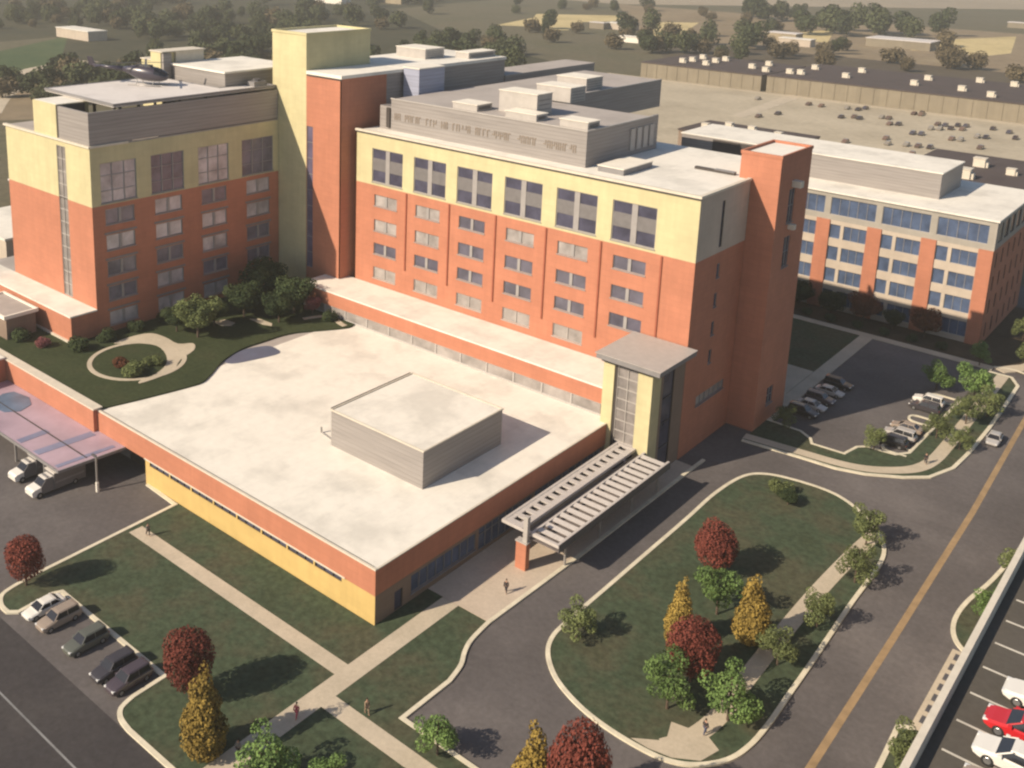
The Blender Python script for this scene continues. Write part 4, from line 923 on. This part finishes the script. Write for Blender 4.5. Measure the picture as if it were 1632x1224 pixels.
# ------------------------------------------------------------------ vehicles
def car_profile(kind):
    # (x along length, half width, z) outlines: lower body ring stations and cabin
    if kind == 'suv': return dict(L=4.8, W=1.9, hood=1.05, belt=1.1, roof=1.75, c0=-1.05, c1=2.15, r0=-.35, r1=1.95, tail=1.1)
    return dict(L=4.7, W=1.85, hood=.86, belt=.95, roof=1.45, c0=-1.15, c1=1.75, r0=-.35, r1=1.05, tail=.95)
def make_car(kind, paint, label, group=None):
    """nose towards -X, wheels on z=0"""
    q = car_profile(kind); L, W = q['L'], q['W']; t = thing('car', (0,0,0), label, 'car', group)
    def ring(x, hw, z0, z1, r=.12):
        return [(x,-hw+r,z0),(x,hw-r,z0),(x,hw,z0+r),(x,hw,z1-r),(x,hw-r*1.3,z1),(x,-hw+r*1.3,z1),(x,-hw,z1-r),(x,-hw,z0+r)]
    h, bt = q['hood'], q['belt']; m = MB()
    st = [(-L/2, W*.36, .38, h*.70), (-L/2+.12, W*.43, .28, h*.80), (-L/2+.45, W*.485, .22, h*.90), (-L/2+1.0, W*.5, .2, h), (q['c0']+.1, W*.5, .2, bt), (0, W*.5, .2, bt+.02), (q['c1'], W*.5, .2, bt+.02), (L/2-.35, W*.49, .24, q['tail']), (L/2-.08, W*.44, .3, q['tail']*.92), (L/2, W*.38, .4, q['tail']*.8)]
    m.loft([ring(*s) for s in st]); m.build('body', paint, t, smooth=False)
    c0, c1, r0, r1, rf = q['c0'], q['c1'], q['r0'], q['r1'], q['roof']
    def cr(x, hw, z): return [(x,-hw,z),(x,hw,z)]
    m = MB(); a, b = W*.47, W*.37
    vs = [(c0,-a,bt),(c0,a,bt),(c1,a,bt),(c1,-a,bt),(r0,-b,rf-.05),(r0,b,rf-.05),(r1,b,rf-.05),(r1,-b,rf-.05)]
    m.add(vs, [(0,1,5,4),(1,2,6,5),(2,3,7,6),(3,0,4,7),(4,5,6,7)]); m.build('windows', 'car_glass', t)
    m = MB(); m.loft([[(r0-.12,-b*.96,rf-.09),(r0-.12,b*.96,rf-.09)]+[(r0-.12,b*.9,rf-.03),(r0-.12,-b*.9,rf-.03)], [(r0+.2,-b-.04,rf-.08),(r0+.2,b+.04,rf-.08),(r0+.2,b*.85,rf+.02),(r0+.2,-b*.85,rf+.02)], [(r1-.2,-b-.04,rf-.08),(r1-.2,b+.04,rf-.08),(r1-.2,b*.85,rf+.02),(r1-.2,-b*.85,rf+.02)], [(r1+.12,-b*.96,rf-.10),(r1+.12,b*.96,rf-.10),(r1+.12,b*.9,rf-.04),(r1+.12,-b*.9,rf-.04)]])
    # pillars
    for s in (-1, 1):
        m.tube((c0+.05,s*a,bt),(r0,s*b,rf-.05),.05,.05,5); m.tube((c1-.05,s*a,bt),(r1,s*b,rf-.05),.07,.07,5); x = (c0+c1)/2+.1
        m.tube((x,s*(a+.01),bt),(x,s*(b+.01),rf-.05),.045,.045,5)
    m.build('roof', paint, t)
    for sx in (-L*.31, L*.30):
        for sy in (-1, 1):
            m = MB(); m.tube((sx, sy*(W/2-.2), .33), (sx, sy*(W/2+.02), .33), .33, .33, 14)
            wo = m.build('wheel', 'tyre', t); m = MB(); m.tube((sx, sy*(W/2+.02), .33), (sx, sy*(W/2+.035), .33), .21, .19, 10); m.build('rim', 'rim', wo)
    for sy in (-1, 1):
        m = MB(); m.box(-L/2+.02, -L/2+.3, min(sy*W*.26, sy*W*.42), max(sy*W*.26, sy*W*.42), h*.66, h*.80); m.build('headlight', 'lamp_glass', t)
        m = MB(); m.box(L/2-.22, L/2-.02, min(sy*W*.28, sy*W*.42), max(sy*W*.28, sy*W*.42), q['tail']*.66, q['tail']*.82); m.build('tail_light', 'tail_red', t)
        m = MB(); m.box(c0+.15, c0+.35, min(sy*W*.5, sy*W*.58), max(sy*W*.5, sy*W*.58), bt-.02, bt+.14); m.build('mirror', paint, t)
    return t
def car(kind, paint, x, y, rz, label, z=0, group=None, s=1):
    t = make_car(kind, paint, label, group); t.location = (x, y, z); t.rotation_euler = (0, 0, rz); t.scale = (s,)*3
U = PI/2   # nose towards -Y
car('sedan', 'paint_white', -29.0+.35, -23.5, U, 'white car at the kerb end of the parking bays', z=-.02)
car('suv', 'paint_tan', -25.7, -23.4, U, 'dull brown car next to the white car in the parking bays', z=-.02)
car('suv', 'paint_green', -20.2, -23.4, U, 'grey green car standing alone in the middle of the parking bays', z=-.02)
car('suv', 'paint_dark', -14.6, -23.6, U, 'dark car left of the plum car in the parking bays', z=-.02)
car('suv', 'paint_plum', -12.0, -23.5, U, 'plum coloured car nearest the tall yellow tree', z=-.02)
for x, y, rz, kd, pt, lb in [(14.6,86.0,0,'suv','paint_black','black car nearest the kerb in the left row of the court'),(14.8,89.4,0,'sedan','paint_silver','silver car with bright nose in the left row of the court'),
      (14.9,92.8,0,'suv','paint_plum','dark car in the middle of the left row of the court'),(15.0,97.0,0,'sedan','paint_silver','grey car in shade in the left row of the court'),(15.0,101.0,0,'suv','paint_black','black car farthest up the left row of the court'),
      (28.6,105.2,PI,'suv','paint_white','white car at the kerb nib in the right row of the court'),(28.9,102.0,PI,'suv','paint_dark','dark car below the white car in the right row of the court'),
      (28.9,92.2,PI,'sedan','paint_tan','tan car in the right row of the court'),(28.9,88.8,PI,'suv','paint_silver','silver car in the right row beside the small olive tree'),(28.6,85.6,PI,'suv','paint_black','black car at the near end of the right row of the court')]:
    car(kd, pt, x, y, PI if x < 20 else 0, lb, z=-.02)
car('sedan', 'paint_silver', 40.2, 98.0, U+.03, 'silver car driving on the main road near the parking court', z=-.02)
for x, y, pt, lb in [(61.8,-2.35,'paint_white','white car above the red car on the parking deck'),(61.5,-6.0,'paint_red','bright red car on the parking deck'),(61.6,-9.1,'paint_white','white car below the red car on the parking deck')]:
    car('sedan', pt, x, y, 0, lb, z=27.01, s=1.08)
car('sedan', 'paint_tan', 61.6, -12.4, 0, 'brownish car at the bottom corner of the parking deck', z=27.01, s=1.05)

# small cars far off on the pale car park: one mesh each
cm = MB()
cm.loft([[(-2.2,-.8,.3),(-2.2,.8,.3),(-2.2,.75,.75),(-2.2,-.75,.75)],[(-1.1,-.92,.25),(-1.1,.92,.25),(-1.1,.85,.95),(-1.1,-.85,.95)],[(-.4,-.92,.25),(-.4,.92,.25),(-.4,.7,1.45),(-.4,-.7,1.45)],[(1.2,-.92,.25),(1.2,.92,.25),(1.2,.7,1.45),(1.2,-.7,1.45)],[(1.9,-.9,.25),(1.9,.9,.25),(1.9,.8,.95),(1.9,-.8,.95)],[(2.25,-.8,.35),(2.25,.8,.35),(2.25,.75,.85),(2.25,-.75,.85)]])
for sx in (-1.4, 1.4):
    for sy in (-.8, .62): cm.tube((sx,sy,.32),(sx,sy+.2,.32),.32,.32,10)
fc = cm.build('far_car', 'paint_far'); fc['category'] = 'car'; firstc = True
FC = [(-134,412),(-110,415),(-104,415),(-93,418),(-88,418),(-82,395),(-79,393),(-86,390),(-87,425),(-73,404),(-70,404),(-65,389),(-62,391),(-66,427),(-63,427),(-49,391),(-46,393),(-50,405),(-47,405),(-43,409),(-40,410),(-43,398),(-39,400),(-51,373),(-48,374),(-51,341),(-45,344),(-41,345),(-37,346),(-64,332),(-30,412),(-23,408),(-23,361),(-109,376),(-112,362),(-64,432),(-36,372),(-33,373),(-55,352),(-30,386),(-27,387),(-18,395),(-26,330),(-20,332),(-38,327)]
for i, (x, y) in enumerate(FC):
    o = fc if i == 0 else copy_tree(fc); o.location = (x, y, -.03); o.rotation_euler = (0,0,PI/2+fr.uniform(-.04,.04)); o.scale = (1.05,)*3
    tag(o, 'small car parked on the pale car park in front of the warehouses', 'car', 'cars on the far car park')

# ambulances
def ambulance(x, y, label):
    t = thing('ambulance', (x, y, -.02), label, 'ambulance'); o = Vector((x, y, -.02))
    def b(n, mt, *bx, par=t):
        m = MB(); m.box(bx[0]+x, bx[1]+x, bx[2]+y, bx[3]+y, bx[4]-.02, bx[5]-.02); return m.build(n, mt, par)
    m = MB(); m.loft([[(x-1.0,y-3.6,.45),(x+1.0,y-3.6,.45),(x+.95,y-3.6,1.1),(x-.95,y-3.6,1.1)],[(x-1.05,y-3.3,.4),(x+1.05,y-3.3,.4),(x+1.0,y-3.3,1.3),(x-1.0,y-3.3,1.3)],[(x-1.05,y-2.3,.4),(x+1.05,y-2.3,.4),(x+1.0,y-2.3,1.45),(x-1.0,y-2.3,1.45)]]); m.build('bonnet', 'amb_paint', t)
    m = MB(); m.loft([[(x-1.05,y-2.3,.4),(x+1.05,y-2.3,.4),(x+1.0,y-2.3,1.45),(x-1.0,y-2.3,1.45)],[(x-1.05,y-1.5,.4),(x+1.05,y-1.5,.4),(x+.9,y-1.5,2.2),(x-.9,y-1.5,2.2)],[(x-1.05,y-.5,.4),(x+1.05,y-.5,.4),(x+.95,y-.5,2.25),(x-.95,y-.5,2.25)]]); m.build('cab', 'amb_grey', t)
    m = MB(); m.box(x-.85,x+.85,y-1.7,y-.5,2.24,2.34); m.build('cab_roof', 'amb_paint', t)
    m = MB(); m.add([(x-.9,y-2.33,1.5),(x+.9,y-2.33,1.5),(x+.82,y-1.56,2.18),(x-.82,y-1.56,2.18)],[(0,1,2,3)]); m.build('windscreen', 'car_glass', t)
    b('body', 'amb_grey', -1.15, 1.15, -.5, 4.2, .45, 2.75); b('body_roof', 'amb_paint', -1.2, 1.2, -.55, 4.25, 2.75, 2.85)
    b('side_stripe', 'frame_grey', 1.15, 1.165, -.3, 4.0, 1.3, 1.55)
    b('light_bar', 'frame_grey', -.7, .7, -1.35, -1.05, 2.32, 2.48)
    for sy in (-2.6, 2.6):
        for sx in (-1, 1):
            m = MB(); m.tube((x+sx*.85,y+sy,.4),(x+sx*1.16,y+sy,.4),.42,.42,12); wo = m.build('wheel', 'tyre', t)
            m = MB(); m.tube((x+sx*1.16,y+sy,.4),(x+sx*1.18,y+sy,.4),.22,.2,10); m.build('rim', 'rim', wo)
    for sx in (-1, 1):
        b('headlight', 'lamp_glass', sx*.75-.18, sx*.75+.18, -3.64, -3.58, .85, 1.08)
ambulance(-51.6, -9.3, 'white roofed ambulance with its long side in view beside the slim post'); ambulance(-57.0, -8.9, 'white roofed ambulance farther left half behind the other ambulance')

# helicopter on the pad
t = thing('helicopter', (-94.6, 36.6, 46.2), 'dark helicopter parked on the helipad with its nose to the right', 'helicopter')
def hl(x): return x
m = MB(); rings = []
for xx, ry, rz_, zc in [(3.9,.1,.1,1.5),(3.6,.55,.5,1.5),(2.8,1.0,.9,1.65),(1.5,1.25,1.2,1.85),(-.2,1.25,1.25,1.95),(-1.8,1.0,1.05,2.1),(-3.0,.6,.65,2.3),(-4.0,.4,.42,2.4)]:
    rings.append([(xx, ry*math.cos(a), zc+rz_*math.sin(a)) for a in [2*PI*i/14 for i in range(14)]])
def hbuild(mb, n, mt, par=t, sm=True):
    o = ORG[t.name]; mb.v = [(x+o[0], y+o[1], z+o[2]) for x, y, z in mb.v]; return mb.build(n, mt, par, smooth=sm)
m.loft(rings); hbuild(m, 'fuselage', 'heli_paint')
m = MB(); m.tube((-3.8,0,2.4),(-9.6,0,2.75),.4,.18,12); hbuild(m, 'tail_boom', 'heli_paint')
m = MB(); m.loft([[(-9.0,-.07,2.6),(-10.2,-.07,2.7),(-10.2,.07,2.7),(-9.0,.07,2.6)],[(-9.7,-.05,4.1),(-10.6,-.05,4.1),(-10.6,.05,4.1),(-9.7,.05,4.1)]]); m.box(-8.8,-8.1,-1.3,1.3,2.65,2.72); hbuild(m, 'tail_fin', 'heli_paint', sm=False)
m = MB()
for a in (0, PI/2):
    m.tube((-10.0-math.cos(a)*.9,.22,3.2-math.sin(a)*.9),(-10.0+math.cos(a)*.9,.22,3.2+math.sin(a)*.9),.06,.06,4)
hbuild(m, 'tail_rotor', 'dark_metal')
m = MB(); m.tube((0,0,3.0),(0,0,3.75),.22,.16,10); m.box(-1.6,1.0,-.5,.5,2.95,3.3); hbuild(m, 'mast', 'dark_metal', sm=False)
for i in range(4):
    a = .5+i*PI/2; c, s_ = math.cos(a), math.sin(a); m = MB(); w_ = .16
    m.add([(c*.2-s_*w_,s_*.2+c*w_,3.72),(c*.2+s_*w_,s_*.2-c*w_,3.72),(c*5.4+s_*w_,s_*5.4-c*w_,3.6),(c*5.4-s_*w_,s_*5.4+c*w_,3.6),
           (c*.2-s_*w_,s_*.2+c*w_,3.66),(c*.2+s_*w_,s_*.2-c*w_,3.66),(c*5.4+s_*w_,s_*5.4-c*w_,3.55),(c*5.4-s_*w_,s_*5.4+c*w_,3.55)], [(0,1,2,3),(7,6,5,4),(0,4,5,1),(1,5,6,2),(2,6,7,3),(3,7,4,0)])
    hbuild(m, 'rotor_blade', 'dark_metal', sm=False)
m = MB(); rg_ = []
for xx, ry, rz_, zc in [(3.72,.5,.42,1.68),(2.85,1.02,.8,1.85),(1.9,1.2,.95,2.05)]:
    rg_.append([(xx+.03, ry*math.cos(a), zc+rz_*math.sin(a)) for a in [PI*i/8 for i in range(9)]])
for k_ in range(2):
    for i in range(8): m.add([rg_[k_][i], rg_[k_][i+1], rg_[k_+1][i+1], rg_[k_+1][i]], [(0,1,2,3)])
hbuild(m, 'cockpit_glass', 'car_glass')
for s_ in (-1, 1):
    m = MB(); m.tube((-2.6,s_*1.25,.08),(3.0,s_*1.25,.08),.08,.08,6); m.tube((3.0,s_*1.25,.08),(3.5,s_*1.25,.35),.08,.08,6)
    for xx in (-1.2, 1.7): m.tube((xx,s_*1.25,.08),(xx,s_*.7,1.1),.06,.06,6)
    hbuild(m, 'skid', 'metal')
t.rotation_euler = (0, 0, math.radians(27)); t.scale = (1.15,)*3

# ------------------------------------------------------------------ people
def skinned(name, joints, edges, mt, parent, sub=1):
    me = bpy.data.meshes.new(name); me.from_pydata([j[0] for j in joints], edges, []); me.materials.append(MATS[mt])
    ob = bpy.data.objects.new(name, me); COL.objects.link(ob)
    if parent: ob.parent = parent
    sk = ob.modifiers.new('Skin', 'SKIN'); me.skin_vertices.new() if not me.skin_vertices else None
    for i, j in enumerate(joints):
        r = j[1] if isinstance(j[1], tuple) else (j[1], j[1])
        me.skin_vertices[0].data[i].radius = r
        me.skin_vertices[0].data[i].use_root = (i == 0)
    sb = ob.modifiers.new('Subdivision', 'SUBSURF'); sb.levels = sub; sb.render_levels = sub
    return ob
def person(x, y, z, rz, label, top, legs, stride=.18, hair='hair'):
    t = thing('person', (x, y, z), label, 'person', rz=rz); s = stride
    J = [((0,0,.95),(.15,.11)),((0,0,1.12),(.14,.10)),((0,0,1.32),(.16,.11)),((0,0,1.46),(.10,.08)),((0,.0,1.53),.055),((0,-.01,1.60),(.075,.085)),((0,-.015,1.69),(.08,.095)),((0,-.005,1.77),(.055,.065)),
         ((.19,0,1.41),.065),((.25,s*.5,1.15),.048),((.26,s*.2-.06,.92),.038),((.26,s*.2-.08,.82),.034),
         ((-.19,0,1.41),.065),((-.25,-s*.5,1.15),.048),((-.26,-s*.2-.10,.92),.038),((-.26,-s*.2-.12,.82),.034),
         ((.1,0,.86),.10),((.1,-s,.49),.07),((.1,-s*1.1,.10),.045),((.1,-s*1.1-.16,.04),.04),
         ((-.1,0,.86),.10),((-.1,s,.49),.07),((-.1,s*1.5,.12),.045),((-.1,s*1.5-.15,.05),.04)]
    Ed = [(0,1),(1,2),(2,3),(3,4),(4,5),(5,6),(6,7),(3,8),(8,9),(9,10),(10,11),(3,12),(12,13),(13,14),(14,15),(0,16),(16,17),(17,18),(18,19),(0,20),(20,21),(21,22),(22,23)]
    skinned('body', J, Ed, 'skin', t)
    k = 1.14
    idx = [1,2,3,8,9,10,12,13,14]; mp = {v: i for i, v in enumerate([1,0,2,3,8,9,10,12,13,14])}
    JT = [J[i] for i in [1,0,2,3,8,9,10,12,13,14]]; JT = [(p, tuple(q*k+.012 for q in (r if isinstance(r, tuple) else (r, r)))) for p, r in JT]
    skinned('jacket', JT, [(mp[a], mp[b]) for a, b in [(0,1),(1,2),(2,3),(3,8),(8,9),(9,10),(3,12),(12,13),(13,14)]], top, t)
    il = [0,16,17,18,20,21,22]; mp = {v: i for i, v in enumerate(il)}
    JT = [J[i] for i in il]; JT = [(p, tuple(q*k+.012 for q in (r if isinstance(r, tuple) else (r, r)))) for p, r in JT]
    skinned('trousers', JT, [(mp[a], mp[b]) for a, b in [(0,16),(16,17),(17,18),(0,20),(20,21),(21,22)]], legs, t)
    m = MB()
    rings = [[(.092*math.cos(a)*q, .01+.105*math.sin(a)*q, zz) for a in [2*PI*i/10 for i in range(10)]] for q, zz in ((.9,1.70),(1.02,1.76),(.85,1.82),(.4,1.86))]
    m.loft(rings); o = ORG[t.name]; m.v = [(px+o[0], py+.015+o[1], pz+o[2]) for px, py, pz in m.v]; m.build('hair', hair, t, smooth=True)
    return t
person(7.2, 14.7, .125, .4, 'person in dark clothes walking on the plaza near the orange pylon', 'cloth_dark', 'cloth_dark')
person(34.4, 10.3, .125, 2.8, 'person in dark clothes standing on the near end of the island path', 'cloth_dark', 'cloth_blue')
person(34.4, 82.6, .125, .3, 'person in dark clothes walking on the footway of the parking court', 'cloth_dark', 'cloth_dark')
person(-32.6, -7.2, .125, 1.5, 'person in grey at the far left end of the lawn path', 'cloth_grey', 'cloth_dark')
person(4.0, -15.2, .128, .2, 'person in pink on the walk at the bottom left', 'cloth_pink', 'cloth_pink')
person(8.6, -10.1, .11, 1.2, 'person in tan standing on the grass beside the path at the bottom', 'cloth_tan', 'cloth_tan')
person(3.5, -22.0, .128, .2, 'person in grey on the walk at the bottom edge', 'cloth_grey', 'cloth_dark')
person(4.9, 43.0, .125, 2.0, 'person in dark clothes under the far end of the canopy', 'cloth_dark', 'cloth_dark')

# the air between the camera and the far fields
hz = bpy.data.materials.new('haze'); hz.use_nodes = True; hn = hz.node_tree; MATS['haze'] = hz
hn.nodes.remove(hn.nodes['Principled BSDF']); hv = hn.nodes.new('ShaderNodeVolumePrincipled')
hv.inputs['Color'].default_value = (.92, .88, .78, 1); hv.inputs['Density'].default_value = .00030; hv.inputs['Anisotropy'].default_value = .2
hn.links.new(hv.outputs[0], hn.nodes['Material Output'].inputs['Volume'])
hb = MB().box(-6500, 6500, -950, 9500, -4, 82).build('haze', 'haze'); tag(hb, 'thin pale haze over the far fields', 'haze', kind='stuff')

# ------------------------------------------------------------------ camera, light, world
cam = bpy.data.cameras.new('camera'); co = bpy.data.objects.new('camera', cam); COL.objects.link(co)
yaw, pitch, roll = 2.28545, .230415, -.027074
f = Vector((math.cos(yaw)*math.cos(pitch), math.sin(yaw)*math.cos(pitch), -math.sin(pitch)))
r_ = Vector((math.sin(yaw), -math.cos(yaw), 0)); d_ = f.cross(r_)
r2 = r_*math.cos(roll)+d_*math.sin(roll); d2 = d_*math.cos(roll)-r_*math.sin(roll)
M = Matrix((r2, -d2, -f)).transposed().to_4x4(); M.translation = (67.650, -72.621, 75.0)
co.matrix_world = M
cam.sensor_width = 36; cam.lens = 1632.107/1632*36
cam.shift_x = (816-666.866)/1632; cam.shift_y = (276.622-612)/1632
cam.clip_start = 1; cam.clip_end = 20000
S.camera = co
sd = Vector((-.31, -.776, .549)).normalized()
sun = bpy.data.lights.new('sun', 'SUN'); so_ = bpy.data.objects.new('sun', sun); COL.objects.link(so_)
sun.energy = 5.0; sun.angle = math.radians(.5); sun.color = (1, .85, .66)
so_.rotation_euler = sd.to_track_quat('Z', 'Y').to_euler(); so_.location = (0, -60, 200)
wd = bpy.data.worlds.new('World'); S.world = wd; wd.use_nodes = True
nt = wd.node_tree; bg = nt.nodes['Background']; sky = nt.nodes.new('ShaderNodeTexSky'); sky.sky_type = 'NISHITA'
sky.sun_disc = False; sky.sun_elevation = math.asin(sd.z); sky.sun_rotation = math.atan2(sd.x, sd.y) % (2*PI)
nt.links.new(sky.outputs[0], bg.inputs[0]); bg.inputs[1].default_value = .085
S.view_settings.view_transform = 'Standard'; S.view_settings.look = 'None'; S.view_settings.exposure = .36; S.view_settings.gamma = 1
S.render.engine = 'CYCLES'
S.cycles.filter_width = 2.3; S.cycles.max_bounces = 6; S.cycles.diffuse_bounces = 3
